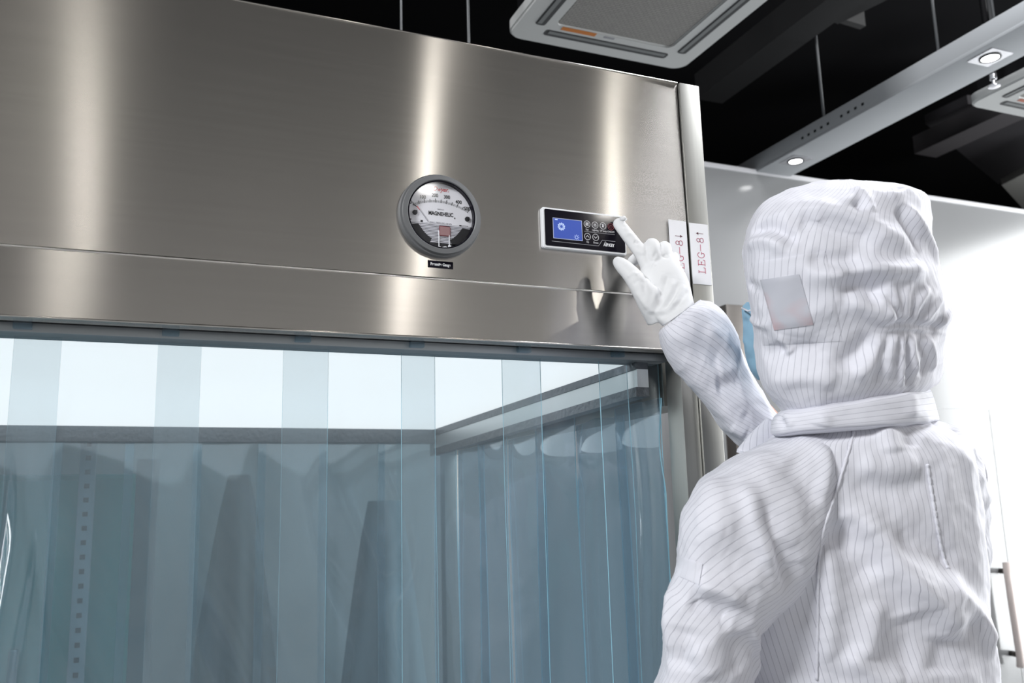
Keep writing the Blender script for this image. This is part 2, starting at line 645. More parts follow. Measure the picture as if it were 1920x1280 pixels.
right_beam('beam_gasket', 0.0, 0.36, 0.002, M_BEAM)
right_beam('beam_face', 0.36, 0.78, 0.0, mat('dull_beam_steel', (0.62, 0.66, 0.67), 0.36, 0.85))
right_beam('beam_flange', 0.78, 1.0, 0.003, M_BEAM)
bm = bmesh.new()
box(bm, 0.775, 0.838, 0.06, 1.25, 1.455, 1.536, 0.002)
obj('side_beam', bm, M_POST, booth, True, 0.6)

# ------------------------------------------------------------------ strip curtains


def strip(name, p0, u, width, ztop, zbot, th, wave, m, label, group, nw=18, nh=70, zc=None):
    """one clear strip: p0 + u*s across, hanging from ztop; wave(s, z) bends it along the normal"""
    u = Vector(u).normalized()
    n = Vector((u.y, -u.x, 0))
    bm = bmesh.new()
    fr, bk = [], []
    for j in range(nh + 1):
        t = j / nh
        z = ztop + (zbot - ztop) * (t ** 1.4)
        rf, rb = [], []
        for i in range(nw + 1):
            s = width * i / nw
            du, dn = wave(s, z)
            p = Vector((p0[0], p0[1], 0)) + u * (s + du) + n * dn
            rf.append(bm.verts.new((p.x + n.x * th / 2, p.y + n.y * th / 2, z)))
            rb.append(bm.verts.new((p.x - n.x * th / 2, p.y - n.y * th / 2, z)))
        fr.append(rf); bk.append(rb)
    for j in range(nh):
        for i in range(nw):
            bm.faces.new((fr[j][i], fr[j + 1][i], fr[j + 1][i + 1], fr[j][i + 1]))
            bm.faces.new((bk[j][i], bk[j][i + 1], bk[j + 1][i + 1], bk[j + 1][i]))
    edge = []
    for j in range(nh):
        edge.append(bm.faces.new((fr[j][0], bk[j][0], bk[j + 1][0], fr[j + 1][0])))
        edge.append(bm.faces.new((fr[j][nw], fr[j + 1][nw], bk[j + 1][nw], bk[j][nw])))
    for i in range(nw):
        edge.append(bm.faces.new((fr[0][i], fr[0][i + 1], bk[0][i + 1], bk[0][i])))
        edge.append(bm.faces.new((fr[nh][i], bk[nh][i], bk[nh][i + 1], fr[nh][i + 1])))
    for f in edge:
        f.material_index = 1
    bmesh.ops.recalc_face_normals(bm, faces=bm.faces[:])
    o = obj(name, bm, [m, M_PVCEDGE], None, True, math.radians(45))
    tag(o, label, 'curtain strip', group)
    return o


def make_wave(seed, amp, curl, drift=0.0, fold=None, rip=None):
    r = random.Random(seed)
    k = [(r.uniform(1.5, 5), r.uniform(0.7, 2.4), r.uniform(0, 6.3), r.uniform(0.5, 1)) for _ in range(5)]

    def w(s, z):
        d = min(1.0, max(0.0, (1.52 - z) / 0.25))
        v = sum(a * math.sin(2 * PI * (fx * s + fz * z) + ph) for fx, fz, ph, a in k) * amp / 3
        v += curl * ((s / 0.2 - 0.5) ** 2 - 0.1) * (0.25 + 0.75 * d)
        if fold:
            fs, fw, fa, z0 = fold
            g = min(1.0, max(0.0, (z0 - z) / 0.12))
            v += fa * g * math.exp(-((s - fs - 0.10 * (z0 - z) * 0.2) / fw) ** 2)
        if rip:
            s0, sw, lam, ra = rip
            v += ra * math.exp(-((s - s0) / sw) ** 2) * math.sin(2 * PI * ((s - s0) / lam + 0.35 * math.sin(5.0 * z + seed) + 0.2 * math.sin(13.0 * z))) * (0.6 + 0.4 * math.sin(9 * z + 2 * seed))
        return drift * max(0, 1.54 - z) * (1 if s >= 0 else 1), v * (0.15 + 0.85 * d)
    return w


FRONT = 'clear strips of the front curtain'
names = ['clear front curtain strip running off the left edge of the photo, farthest from the person',
         'rippled clear front curtain strip left of the one under the middle bend glare',
         'clear front curtain strip, third from the left edge, left of the strip below the gauge',
         'clear front curtain strip hanging below and left of the pressure gauge',
         'clear front curtain strip hanging just right of the pressure gauge',
         'clear front curtain strip hanging under the control panel',
         'narrow clear front curtain strip next to the steel corner post, under the raised arm']
names = ['clear front curtain strip cut off by the left edge of the photo',
         'clear front curtain strip, first whole one from the left edge',
         'clear front curtain strip, second whole one from the left edge',
         'clear front curtain strip left of and below the pressure gauge',
         'clear front curtain strip hanging between the gauge and the control panel',
         'clear front curtain strip hanging straight under the control panel',
         'narrow clear front curtain strip beside the steel corner post under the raised arm']
spans = [(-0.290, -0.077), (-0.129, 0.085), (0.032, 0.247), (0.189, 0.402), (0.349, 0.563), (0.506, 0.718), (0.662, 0.768)]
for i, ((a, b), nm) in enumerate(zip(spans, names)):
    amp = [0.010, 0.010, 0.007, 0.004, 0.003, 0.0035, 0.003][i]
    fold = [(0.15, 0.025, 0.016, 1.50), (0.05, 0.03, 0.014, 1.46), (0.07, 0.02, 0.008, 1.50), None, (0.05, 0.03, 0.008, 1.40), None, None][i]
    rip = [(0.17, 0.05, 0.030, 0.0035), (0.04, 0.05, 0.035, 0.003), (0.05, 0.03, 0.030, 0.0012), (0.10, 0.06, 0.06, 0.0016), (0.04, 0.05, 0.05, 0.0012), (0.12, 0.05, 0.06, 0.0012), (0.06, 0.02, 0.025, 0.002)][i]
    w = make_wave(11 + i, amp, [0.010, 0.012, 0.008, 0.004, 0.003, 0.004, 0.002][i] * (1 if i % 2 else -1), 0.0, fold, rip)
    strip('curtain_strip', (a, 0.060 + 0.012 * (i % 2)), (1, 0, 0), b - a, 1.5345, 0.05, 0.0022, w, M_PVC, nm, FRONT, nw=44, nh=110)
# small clear hangers showing under the valance
for i, x in enumerate((-0.077, 0.085, 0.247, 0.402, 0.563, 0.718)):
    bm = bmesh.new()
    box(bm, x - 0.050, x - 0.030, 0.024, 0.0335, 1.524, 1.5340, 0.001)
    tag(obj('curtain_clip', bm, M_PVCB),
        ['small curtain clip under the valance near the left edge of the photo', 'small curtain clip under the valance, second from the left',
         'small curtain clip under the valance, below and left of the pressure gauge', 'small curtain clip under the valance straight below the pressure gauge',
         'small curtain clip under the valance between gauge and control panel', 'small curtain clip under the valance below the pointing hand'][i],
        'curtain clip', 'clips holding the front curtain')

SIDE = 'strips of the right side curtain'
sl = ['next to the rear corner', 'second from the rear corner', 'third from the rear corner', 'fourth from the rear corner', 'third from the front post',
      'second from the front post', 'next to the front post']
for i in range(7):
    y0 = 1.20 - 0.165 * i
    r = random.Random(40 + i)
    k = r.uniform(0, 6)
    cu = [0.004, 0.008, 0.01, 0.012, 0.022, 0.030, 0.02][i]

    def w(s, z, cu=cu, k=k):
        d = min(1.0, max(0.0, (1.47 - z) / 0.18))
        c = math.sin(PI * min(1, max(0, s / 0.18)))
        h = (1.468 - z) / 0.15                               # a bulge just under the beam
        b = math.sin(PI * min(1, max(0, h))) ** 1.5
        return 0, cu * c * (0.15 + 0.75 * b) + 0.003 * d * math.sin(22 * s + 5 * z + k)
    strip('side_curtain_strip', (0.772 + 0.010 * (i % 2), y0, 0), (0, -1, 0), 0.178 if i < 6 else 0.15, 1.468, 0.05, 0.0022, w, M_PVCB,
          'bluish clear strip of the right side curtain, ' + sl[i], SIDE, nw=16, nh=110)
REAR = 'strips of the rear curtain'
for i in range(9):
    x0 = -0.62 + 0.155 * i
    w = make_wave(70 + i, 0.008, 0.008 * (1 if i % 2 else -1))
    rl = ['cut off at the left edge of the photo', 'seen at the left edge of the photo', 'in front of the green cabinet', 'in front of the slotted upright',
          'right of the slotted upright', 'left of the grey draped shape', 'in front of the taller grey draped shape',
          'right of the taller grey draped shape', 'next to the rear right corner'][i]
    strip('rear_curtain_strip', (x0, 1.215 + 0.008 * (i % 2), 0), (1, 0, 0), 0.175 if i < 8 else 0.16, 1.500, 0.05, 0.0022, w, M_PVCR,
          'bluish clear strip of the rear curtain, ' + rl, REAR, nw=14, nh=60)

# ------------------------------------------------------------------ things behind the booth, seen through the curtains
cab = empty('storage_cabinet', (-0.12, 1.62, 0.0), 'teal green storage cabinet seen blurred through the curtains at lower left', 'cabinet')
M_TEAL = mat('teal_cabinet_paint', (0.035, 0.36, 0.33), 0.45)
bm = bmesh.new(); box(bm, -0.60, 0.06, 1.49, 1.78, 0.0, 1.425, 0.008)
obj('body', bm, M_TEAL, cab, True, 0.6)
for (a, b) in ((-0.595, -0.275), (-0.268, 0.055)):
    bm = bmesh.new(); box(bm, a, b, 1.472, 1.489, 0.05, 1.41, 0.004)
    d = obj('door', bm, M_TEAL, cab, True, 0.6)
    bm = bmesh.new(); box(bm, b - 0.05 if a < -0.5 else a + 0.03, b - 0.03 if a < -0.5 else a + 0.05, 1.455, 1.4715, 0.85, 1.0, 0.004)
    obj('door_handle', bm, M_DARKSTEEL, d, True, 0.6)
up = empty('slotted_upright', (-0.085, 1.40, 0.0), 'pale slotted steel upright with a row of holes in front of the teal cabinet', 'upright')
M_UP = mat('pale_grey_upright', (0.42, 0.42, 0.45), 0.5)
bm = bmesh.new(); box(bm, -0.104, -0.066, 1.40, 1.43, 0.0, 1.52, 0.002)
obj('post', bm, M_UP, up, True, 0.6)
for k in range(26):
    bm = bmesh.new()
    box(bm, -0.091, -0.079, 1.3985, 1.402, 1.49 - 0.035 * k, 1.502 - 0.035 * k)
    obj('slot', bm, M_BLACK, up)
bm = bmesh.new(); box(bm, 0.030, 0.085, 1.42, 1.455, 0.0, 1.46, 0.003)
tag(obj('dark_panel', bm, mat('dark_grey_panel', (0.10, 0.105, 0.11), 0.5), None, True, 0.6), 'dark grey narrow upright board to the right of the slotted upright', 'board')
M_DRAPE = mat('grey_drape', (0.045, 0.052, 0.055), 0.7)
M_DRAPE2 = mat('light_grey_drape', (0.13, 0.16, 0.18), 0.7)


def drape(name, cx, cy, top, r0, r1, m, label):  # draped cone, a guess standing in for a dark curtain reflection
    bm = bmesh.new()
    rings = []
    for j in range(16):
        t = j / 15
        z = top * (1 - t)
        R = r0 + (r1 - r0) * (t ** 0.8)
        rings.append([bm.verts.new((cx + (R + 0.035 * t * math.sin(7 * a + 2 * t)) * math.cos(a), cy + 0.7 * (R + 0.035 * t * math.sin(7 * a + 2 * t)) * math.sin(a), z)) for a in [2 * PI * k / 48 for k in range(48)]])
    for a, b in zip(rings, rings[1:]):
        for k in range(48):
            bm.faces.new((a[k], b[k], b[(k + 1) % 48], a[(k + 1) % 48]))
    bm.faces.new(rings[0]); bm.faces.new(rings[-1][::-1])
    bmesh.ops.recalc_face_normals(bm, faces=bm.faces[:])
    tag(obj(name, bm, m, None, True, 0.9), label, 'draped shape', 'draped shapes behind the booth')


drape('draped_shape', 0.30, 1.52, 1.42, 0.03, 0.19, M_DRAPE, 'dark grey draped stand-in shape tapering to a point, right of the teal cabinet')
drape('draped_shape', 0.72, 1.52, 1.34, 0.05, 0.19, M_DRAPE2, 'lighter grey draped stand-in shape seen through the curtains below the pressure gauge')
# steel post between booth and wall; pinkish strip added to paint the wall's reflection
bm = bmesh.new(); box(bm, 2.10, 2.20, 1.64, 1.70, 0.0, 2.06, 0.002)
tag(obj('steel_post', bm, steel('taupe_steel', (0.15, 0.14, 0.13), 0.45, 0.3), None, True, 0.6), 'dark taupe steel post by the white wall, behind the raised sleeve', 'post')
bm = bmesh.new(); box(bm, 2.035, 2.068, 1.76, 1.803, 0.0, 1.7, 0.004)
tag(obj('reflection_strip', bm, mat('pinkish_reflection', (0.42, 0.36, 0.34), 0.4), None, True, 0.6), 'thin pinkish upright strip standing in for a reflection on the wall beside the booth corner', 'wall strip')

# ------------------------------------------------------------------ pressure gauge
GX, GZ = 0.3867, 1.7045
gau = empty('pressure_gauge', (GX, 0, GZ), 'round grey differential pressure gauge with white dial mounted on the steel fascia', 'gauge')
bm = bmesh.new()
lathe(bm, (GX, 0, GZ), [(0.0595, -0.0005), (0.0595, -0.008), (0.0588, -0.0095), (0.0565, -0.0098), (0.0568, -0.0125), (0.0560, -0.0145), (0.0500, -0.0152), (0.0490, -0.0140), (0.0487, -0.004), (0.02, -0.004)], 96)
obj('bezel', bm, M_BEZEL, gau, True, math.radians(35))
bm = bmesh.new()
lathe(bm, (GX, 0, GZ), [(0.0486, -0.0045), (0.0486, -0.0138), (0.0476, -0.0142), (0.0470, -0.0135), (0.0470, -0.0045)], 96)
obj('black_ring', bm, M_BLACKGLOSS, gau, True, math.radians(35))
YD = -0.0062


def gpt(X, Y):
    return (GX + (X - 566) * 0.0001385, GZ + (-(Y - 585) + 0.11 * (X - 566)) * 0.0001365)


bm = bmesh.new()                                                     # lower half: ribbed clear cover over a dark recess
lathe(bm, (GX, 0, GZ), [(0.047, -0.0042), (0.047, -0.0052), (0.002, -0.0052)], 64)
obj('backing', bm, mat('gauge_back_grey', (0.30, 0.30, 0.33), 0.5), gau)
bm = bmesh.new()
R = 0.0472
zc = -0.0118
a0 = math.asin(zc / R)
pts = [(GX + R * math.cos(a0 + (PI - 2 * a0) * k / 60), YD + 0.0007, GZ + R * math.sin(a0 + (PI - 2 * a0) * k / 60)) for k in range(61)]
prism(bm, pts, (0, -0.0007, 0))
obj('dial', bm, M_DIAL, gau)
bm = bmesh.new()
for k in range(16):
    z = zc - 0.0012 - 0.0021 * k
    hw = math.sqrt(max(0, 0.0455 ** 2 - z * z))
    if hw > 0.006:
        box(bm, GX - hw, GX + hw, -0.0068, -0.0053, GZ + z - 0.00055, GZ + z + 0.00055)
obj('ribbed_cover', bm, mat('clear_grey_ribs', (0.62, 0.62, 0.66), 0.2), gau)
bm = bmesh.new()
for sx in (-1, 1):
    pts = [(GX + sx * 0.0462 * math.cos(math.radians(a)), -0.0069, GZ + 0.0462 * math.sin(math.radians(a))) for a in range(-20, -72, -4)]
    inner = [(GX + sx * (0.0462 - 0.013 * math.sin(math.radians(45 + (-20 - a) * 1.8)) ** 0.6) * math.cos(math.radians(a)), -0.0069, GZ + (0.0462 - 0.010) * math.sin(math.radians(a))) for a in range(-68, -20, 4)]
    prism(bm, pts + inner, (0, -0.0002, 0))
pts = [(GX + 0.030 * math.cos(math.radians(a)) * 1.0, -0.0069, GZ - 0.036 - 0.012 * abs(math.sin(math.radians(a)))) for a in range(200, 345, 12)]
prism(bm, pts, (0, -0.0002, 0))
obj('dark_recess', bm, M_INK, gau)
bm = bmesh.new()
x, z = gpt(608, 750)
box(bm, x - 0.0082, x + 0.0082, -0.0078, -0.0066, z - 0.0072, z + 0.0072, 0.0010)
lb = obj('warning_label', bm, mat('dark_red_label', (0.24, 0.08, 0.09), 0.5), gau, True, 0.6)
lb['label'] = 'small dark red warning label'
bm = bmesh.new()
box(bm, x - 0.0070, x + 0.0070, -0.0080, -0.0077, z - 0.0060, z + 0.0060)
obj('label_face', bm, mat('dull_pink_label', (0.33, 0.19, 0.19), 0.5), lb)
bm = bmesh.new()
for (X, Y, L) in ((545, 830, 0.024), (655, 850, 0.016)):
    x, z = gpt(X, Y)
    tube(bm, [(x, -0.0074, z + L / 2), (x, -0.0074, z - L / 2)], 0.0008, 8)
    box(bm, x - 0.002, x + 0.002, -0.0095, -0.0066, z - L / 2 - 0.002, z - L / 2 + 0.001, 0.0005)
x, z = gpt(600, 935)
tube(bm, [(x - 0.005, -0.008, z), (x + 0.001, -0.009, z + 0.002), (x + 0.006, -0.008, z + 0.0005)], 0.0014, 8)
obj('zero_screw', bm, mat('clear_pin', (0.75, 0.76, 0.78), 0.15), gau, True, 0.8)
# scale: 0 .. 500 along an arc
def arc_pt(t, off=0.0):
    # fitted through the tick feet of the dial
    X = 290 + 565 * t
    Y = 470 - 268 * t * (1 - t) * 1.0 + 80 * t
    dX, dY = 565, -268 * (1 - 2 * t) + 80
    n = math.hypot(dX, dY)
    return X + off * dY / n, Y - off * dX / n


bm = bmesh.new()
for k in range(51):
    t = k / 50
    ln = 36 if k % 10 == 0 else (30 if k % 5 == 0 else 20)
    stroke2d(bm, [gpt(*arc_pt(t, -2)), gpt(*arc_pt(t, ln))], 0.0009 if k % 5 == 0 else 0.0004, YD, 0.0002)
obj('scale_marks', bm, M_INK, gau)
for s, X, Y in (('0', 259, 440), ('100', 383, 385), ('200', 511, 367), ('300', 637, 385), ('400', 762, 438), ('500', 852, 510)):
    x, z = gpt(X, Y)
    text('lettering', s, 0.0072, (x, YD - 0.0001, z), M_INK, gau, width=0.85, bold=0.00012)
x, z = gpt(574, 303)
text('lettering', 'Dwyer.', 0.0090, (x, YD - 0.0001, z), M_RED, gau, shear=0.35, bold=0.00012, width=0.85)
x, z = gpt(572, 566)
text('lettering', 'MAGNEHELIC', 0.0078, (x, YD - 0.0001, z), M_INK, gau, bold=0.0002, width=0.76)
x, z = gpt(717, 612)
text('lettering', '®', 0.003, (x, YD - 0.0001, z), M_INK, gau)
x, z = gpt(570, 517)
text('lettering', 'PASCALS', 0.0024, (x, YD - 0.0001, z), M_GREYINK, gau)
x, z = gpt(572, 662)
text('lettering', 'MAX. PRESSURE 100 kPa', 0.0030, (x, YD - 0.0001, z), M_GREYINK, gau)
x, z = gpt(825, 693)
text('lettering', 'MADE IN USA', 0.0016, (x, YD - 0.0001, z), M_GREYINK, gau)
for (X, Y) in ((300, 548), (850, 622)):
    bm = bmesh.new()
    x, z = gpt(X, Y)
    lathe(bm, (x, 0, z), [(0.0034, YD), (0.0034, YD - 0.0018), (0.0012, YD - 0.0024)], 16)
    tube(bm, [(x, YD - 0.001, z), (x + 0.0028, YD - 0.0012, z + 0.0026)], 0.0012, 8)
    obj('stop_pin', bm, M_INK, gau, True, 0.6)
for (X, Y, w, h) in ((258, 618, 7, 18), (370, 638, 22, 20), (777, 692, 22, 16)):
    bm = bmesh.new()
    x, z = gpt(X, Y)
    box(bm, x - w * 0.00007, x + w * 0.00007, YD - 0.0003, YD, z - h * 0.00007, z + h * 0.00007)
    obj('small_mark', bm, M_INK, gau)
nd = bmesh.new()
x0, z0 = gpt(430, 648); x1, z1 = gpt(345, 525)
stroke2d(nd, [(x0, z0), (x1, z1)], 0.0009, YD - 0.0022, 0.0005)
n1 = obj('needle', nd, M_GREYINK, gau)
bm = bmesh.new()
x2, z2 = gpt(318, 487)
stroke2d(bm, [(x1, z1), (x2, z2)], 0.0009, YD - 0.0022, 0.0005)
tp = obj('needle_tip', bm, M_RED, n1)
tp['label'] = 'red needle tip'
bm = bmesh.new()
x3, z3 = gpt(280, 460)
stroke2d(bm, [(x2, z2), (x3, z3)], 0.0012, YD - 0.0006, 0.0003)
obj('zero_mark', bm, M_INK, gau)
bm = bmesh.new()
lathe(bm, (GX, 0, GZ), [(0.0470, -0.0120), (0.0470, -0.0136), (0.0005, -0.0137)], 64)
obj('lens', bm, M_LENS, gau, True, 0.8)

# name plate under the gauge
p0, p1 = on_axis(800, 484.5, 1, -0.001), on_axis(851.5, 500.5, 1, -0.001)
npx = (p0.x + p1.x) / 2; npz = GZ - 0.0685
npl = empty('name_plate', (npx, 0, npz), 'small black name plate with white lettering stuck under the pressure gauge', 'name plate')
bm = bmesh.new(); box(bm, npx - 0.0185, npx + 0.0185, -0.0012, 0.0, npz - 0.0052, npz + 0.0052, 0.0004)
obj('plate', bm, M_BLACKGLOSS, npl, True, 0.6)
text('lettering', 'Pressure Gauge', 0.0056, (npx, -0.0014, npz), M_WHITEINK, npl, bold=0.00015, width=0.82)

# ------------------------------------------------------------------ control panel
CX0, CX1, CZ0, CZ1 = 0.5425, 0.6825, 1.6735, 1.7355
cp = empty('control_panel', ((CX0 + CX1) / 2, 0, (CZ0 + CZ1) / 2), 'black glossy touch control panel with blue screen and white frame, under the pointing finger', 'control panel')
bm = bmesh.new()
pts = rounded(CX0, CX1, CZ0, CZ1, 0.004)
prism(bm, [(x, 0.0, z) for x, z in pts], (0, -0.0062, 0))
bmesh.ops.bevel(bm, geom=[e for e in bm.edges if all(v.co.y < -0.005 for v in e.verts)], offset=0.0012, segments=2, affect='EDGES')
obj('frame', bm, M_WHITE, cp, True, 0.7)
bm = bmesh.new()
pts = rounded(CX0 + 0.0042, CX1 - 0.0026, CZ0 + 0.0038, CZ1 - 0.0028, 0.0022)
prism(bm, [(x, -0.0060, z) for x, z in pts], (0, -0.0006, 0))
obj('glass_face', bm, M_BLACKGLOSS, cp)
YC = -0.0066


def cpt(X, Y):
    p = on_axis(1000 + X / 10.105, 380 + Y / 10.105, 1, YC)
    return (p.x, p.z)


a, b, c, d = cpt(368, 285), cpt(912, 345), cpt(928, 722), cpt(382, 668)
sx0, sx1 = (a[0] + d[0]) / 2, (b[0] + c[0]) / 2
sz1, sz0 = (a[1] + b[1]) / 2, (c[1] + d[1]) / 2
bm = bmesh.new(); box(bm, sx0, sx1, YC - 0.0003, YC, sz0, sz1)
scr = obj('screen', bm, M_LCD, cp)
scr['label'] = 'lit blue display screen'
bm = bmesh.new()
stroke2d(bm, [(sx0, sz0), (sx1, sz0), (sx1, sz1), (sx0, sz1)], 0.0008, YC - 0.0002, 0.0003, True)
obj('screen_border', bm, emit('screen_border_glow', (0.5, 0.55, 0.75), 0.6), scr)
bm = bmesh.new()
fx, fz = cpt(530, 452)
for k in range(10):
    an = 2 * PI * k / 10
    stroke2d(bm, [(fx + 0.0026 * math.cos(an), fz + 0.0026 * math.sin(an)), (fx + 0.0046 * math.cos(an + 0.35), fz + 0.0046 * math.sin(an + 0.35)), (fx + 0.0058 * math.cos(an + 0.9), fz + 0.0058 * math.sin(an + 0.9))], 0.0010, YC - 0.0003, 0.0002)
obj('fan_icon', bm, M_LCDICON, scr)
bm = bmesh.new()
fx, fz = cpt(818, 655)
stroke2d(bm, circ(fx, fz, 0.0022, 16), 0.0005, YC - 0.0003, 0.0002, True)
for k in range(8):
    an = 2 * PI * k / 8
    stroke2d(bm, [(fx + 0.0030 * math.cos(an), fz + 0.0030 * math.sin(an)), (fx + 0.0042 * math.cos(an), fz + 0.0042 * math.sin(an))], 0.0005, YC - 0.0003, 0.0002)
obj('lamp_icon', bm, M_LCDICON, scr)
bm = bmesh.new()
fx, fz = cpt(432, 318)
box(bm, fx - 0.0022, fx + 0.0022, YC - 0.0005, YC - 0.0003, fz - 0.0008, fz + 0.0008)
obj('status_icon', bm, M_LCDICON, scr)
for i, (X, Y, kind) in enumerate(((1017, 404, 'fan'), (1168, 424, 'sun'), (1318, 440, 'lamp'), (1468, 455, 'power'), (1026, 640, 'up'), (1180, 655, 'down'))):
    x, z = cpt(X, Y)
    r = 0.0050
    ring = M_ICONRED if kind == 'power' else M_ICON
    bm = bmesh.new()
    stroke2d(bm, circ(x, z, r, 28), 0.0007, YC, 0.0003, True)
    if kind == 'fan':
        for k in range(4):
            an = PI / 4 + k * PI / 2
            prism(bm, [(x + 0.0019 * math.cos(an) + 0.0013 * math.cos(q), YC, z + 0.0019 * math.sin(an) + 0.0013 * math.sin(q)) for q in [2 * PI * j / 10 for j in range(10)]], (0, -0.0003, 0))
    elif kind == 'sun':
        stroke2d(bm, circ(x, z, 0.0014, 14), 0.0006, YC, 0.0003, True)
        for k in range(8):
            an = 2 * PI * k / 8
            stroke2d(bm, [(x + 0.0022 * math.cos(an), z + 0.0022 * math.sin(an)), (x + 0.0031 * math.cos(an), z + 0.0031 * math.sin(an))], 0.0005, YC, 0.0003)
    elif kind == 'lamp':
        prism(bm, [(x - 0.0022, YC, z - 0.002), (x + 0.0022, YC, z - 0.002), (x + 0.0009, YC, z + 0.0002), (x + 0.0012, YC, z + 0.0026), (x - 0.0012, YC, z + 0.0026), (x - 0.0009, YC, z + 0.0002)], (0, -0.0003, 0))
        for sx in (-1, 1):
            stroke2d(bm, [(x + sx * 0.002, z + 0.0014), (x + sx * 0.0032, z + 0.002)], 0.0004, YC, 0.0003)
    elif kind == 'power':
        stroke2d(bm, circ(x, z, 0.0024, 16, 120, 420), 0.0006, YC, 0.0003)
        stroke2d(bm, [(x, z + 0.0005), (x, z + 0.003)], 0.0006, YC, 0.0003)
    elif kind == 'up':
        stroke2d(bm, [(x - 0.0027, z - 0.0012), (x, z + 0.0016), (x + 0.0027, z - 0.0012)], 0.0008, YC, 0.0003)
    else:
        stroke2d(bm, [(x - 0.0027, z + 0.0013), (x, z - 0.0015), (x + 0.0027, z + 0.0013)], 0.0008, YC, 0.0003)
    o = obj('touch_button', bm, ring, cp)
    if kind == 'power':
        o['label'] = 'red ringed power button'
for s, X, Y in (('Fan', 1020, 508), ('Lighting', 1175, 522), ('UV lamp', 1325, 537), ('ON/OFF', 1470, 553), ('Up', 1030, 742), ('Down', 1185, 758)):
    x, z = cpt(X, Y)
    text('lettering', s, 0.0040, (x, YC - 0.0001, z), M_GREYINK if False else M_ICON, cp, width=0.85)
x, z = cpt(1433, 805)
text('logo_lettering', 'AIRKEY', 0.0066, (x, YC - 0.0001, z), M_WHITEINK, cp, bold=0.00025, width=0.85)
bm = bmesh.new()
x, z = cpt(1366, 752)
stroke2d(bm, circ(x, z, 0.0011, 14), 0.0005, YC, 0.0003, True)
obj('logo_ring', bm, M_WHITEINK, cp)
bm = bmesh.new()
for L in (((968, 542), (1540, 605)), ((352, 725), (1235, 818), (1305, 710), (1550, 735))):
    stroke2d(bm, [cpt(*q) for q in L], 0.0006, YC, 0.0003)
obj('divider_line', bm, M_GREYINK, cp)

# ------------------------------------------------------------------ LEG-8 stickers
GL = {'L': [[(0.1, 1), (0.5, 1)], [(0.28, 1), (0.28, 0)], [(0.1, 0), (0.85, 0), (0.9, 0.22)]],
      'E': [[(0.1, 1), (0.82, 1), (0.85, 0.8)], [(0.26, 1), (0.26, 0)], [(0.26, 0.52), (0.62, 0.52)], [(0.62, 0.62), (0.62, 0.42)], [(0.1, 0), (0.85, 0), (0.9, 0.22)]],
      'G': [[(0.84, 0.72), (0.80, 0.9), (0.6, 1), (0.4, 0.98), (0.2, 0.8), (0.12, 0.5), (0.2, 0.2), (0.4, 0.02), (0.62, 0), (0.8, 0.1), (0.8, 0.4)], [(0.62, 0.4), (0.95, 0.4)]],
      '-': [[(0.05, 0.5), (0.95, 0.5)]],
      '8': [[(0.5 + 0.26 * math.sin(2 * PI * k / 16), 0.76 + 0.24 * math.cos(2 * PI * k / 16)) for k in range(17)],
            [(0.5 + 0.33 * math.sin(2 * PI * k / 16), 0.26 + 0.26 * math.cos(2 * PI * k / 16)) for k in range(17)]]}


def leg_sticker(x0, x1, z0, z1, y, down, label, tilt):
    o = empty('leg_sticker', ((x0 + x1) / 2, y, (z0 + z1) / 2), label, 'sticker')
    bm = bmesh.new(); box(bm, x0, x1, y - 0.0006, y, z0, z1)
    obj('paper', bm, M_PAPER, o)
    bm = bmesh.new()
    H = 0.0125
    base = (x0 + x1) / 2 + H / 2 + 0.001                 # text reads bottom to top
    zz = z0 + 0.017
    for ch in 'LEG-8':
        for poly in GL[ch]:
            stroke2d(bm, [(base - q[1] * H, zz + q[0] * 0.0115) for q in poly], 0.0009, y - 0.0006, 0.0002)
        zz += 0.0123
    obj('lettering', bm, M_PINK, o)
    bm = bmesh.new()
    zz += 0.0045
    s = 1 if down else -1
    xa, xb = base - H * 0.5 - s * 0.0065, base - H * 0.5 + s * 0.0065
    stroke2d(bm, [(xa, zz), (xb, zz)], 0.0007, y - 0.0006, 0.0002)
    prism(bm, [(xb + s * 0.0006, y - 0.0006, zz), (xb - s * 0.004, y - 0.0006, zz + 0.0022), (xb - s * 0.004, y - 0.0006, zz - 0.0022)], (0, -0.0002, 0))
    obj('arrow', bm, mat('dark_red_ink', (0.16, 0.05, 0.07), 0.6), o)


leg_sticker(0.7632, 0.7958, 1.632, 1.7405, -0.0009, True, 'white LEG-8 sticker on the fascia edge, partly behind the gloved hand', 0)
leg_sticker(0.8012, 0.8365, 1.640, 1.7392, -0.0011, False, 'white LEG-8 sticker on the narrow corner cover, clear of the hand', 0)

# ------------------------------------------------------------------ overhead: air conditioners, light trough, rods, ducts
M_AC = mat('grey_white_plastic', (0.62, 0.63, 0.62), 0.45)
M_GRILLE = mat('ac_grille', (0.27, 0.265, 0.25), 0.6)
N, L, b = nodes(M_GRILLE)
tc = N.new('ShaderNodeTexCoord')
vv = N.new('ShaderNodeTexBrick')
vv.inputs['Color1'].default_value = (0.30, 0.29, 0.275, 1)
vv.inputs['Color2'].default_value = (0.33, 0.32, 0.30, 1)
vv.inputs['Mortar'].default_value = (0.16, 0.155, 0.15, 1)
vv.inputs['Scale'].default_value = 28
vv.inputs['Mortar Size'].default_value = 0.02
L.new(tc.outputs['Object'], vv.inputs['Vector'])
L.new(vv.outputs['Color'], b.inputs['Base Color'])


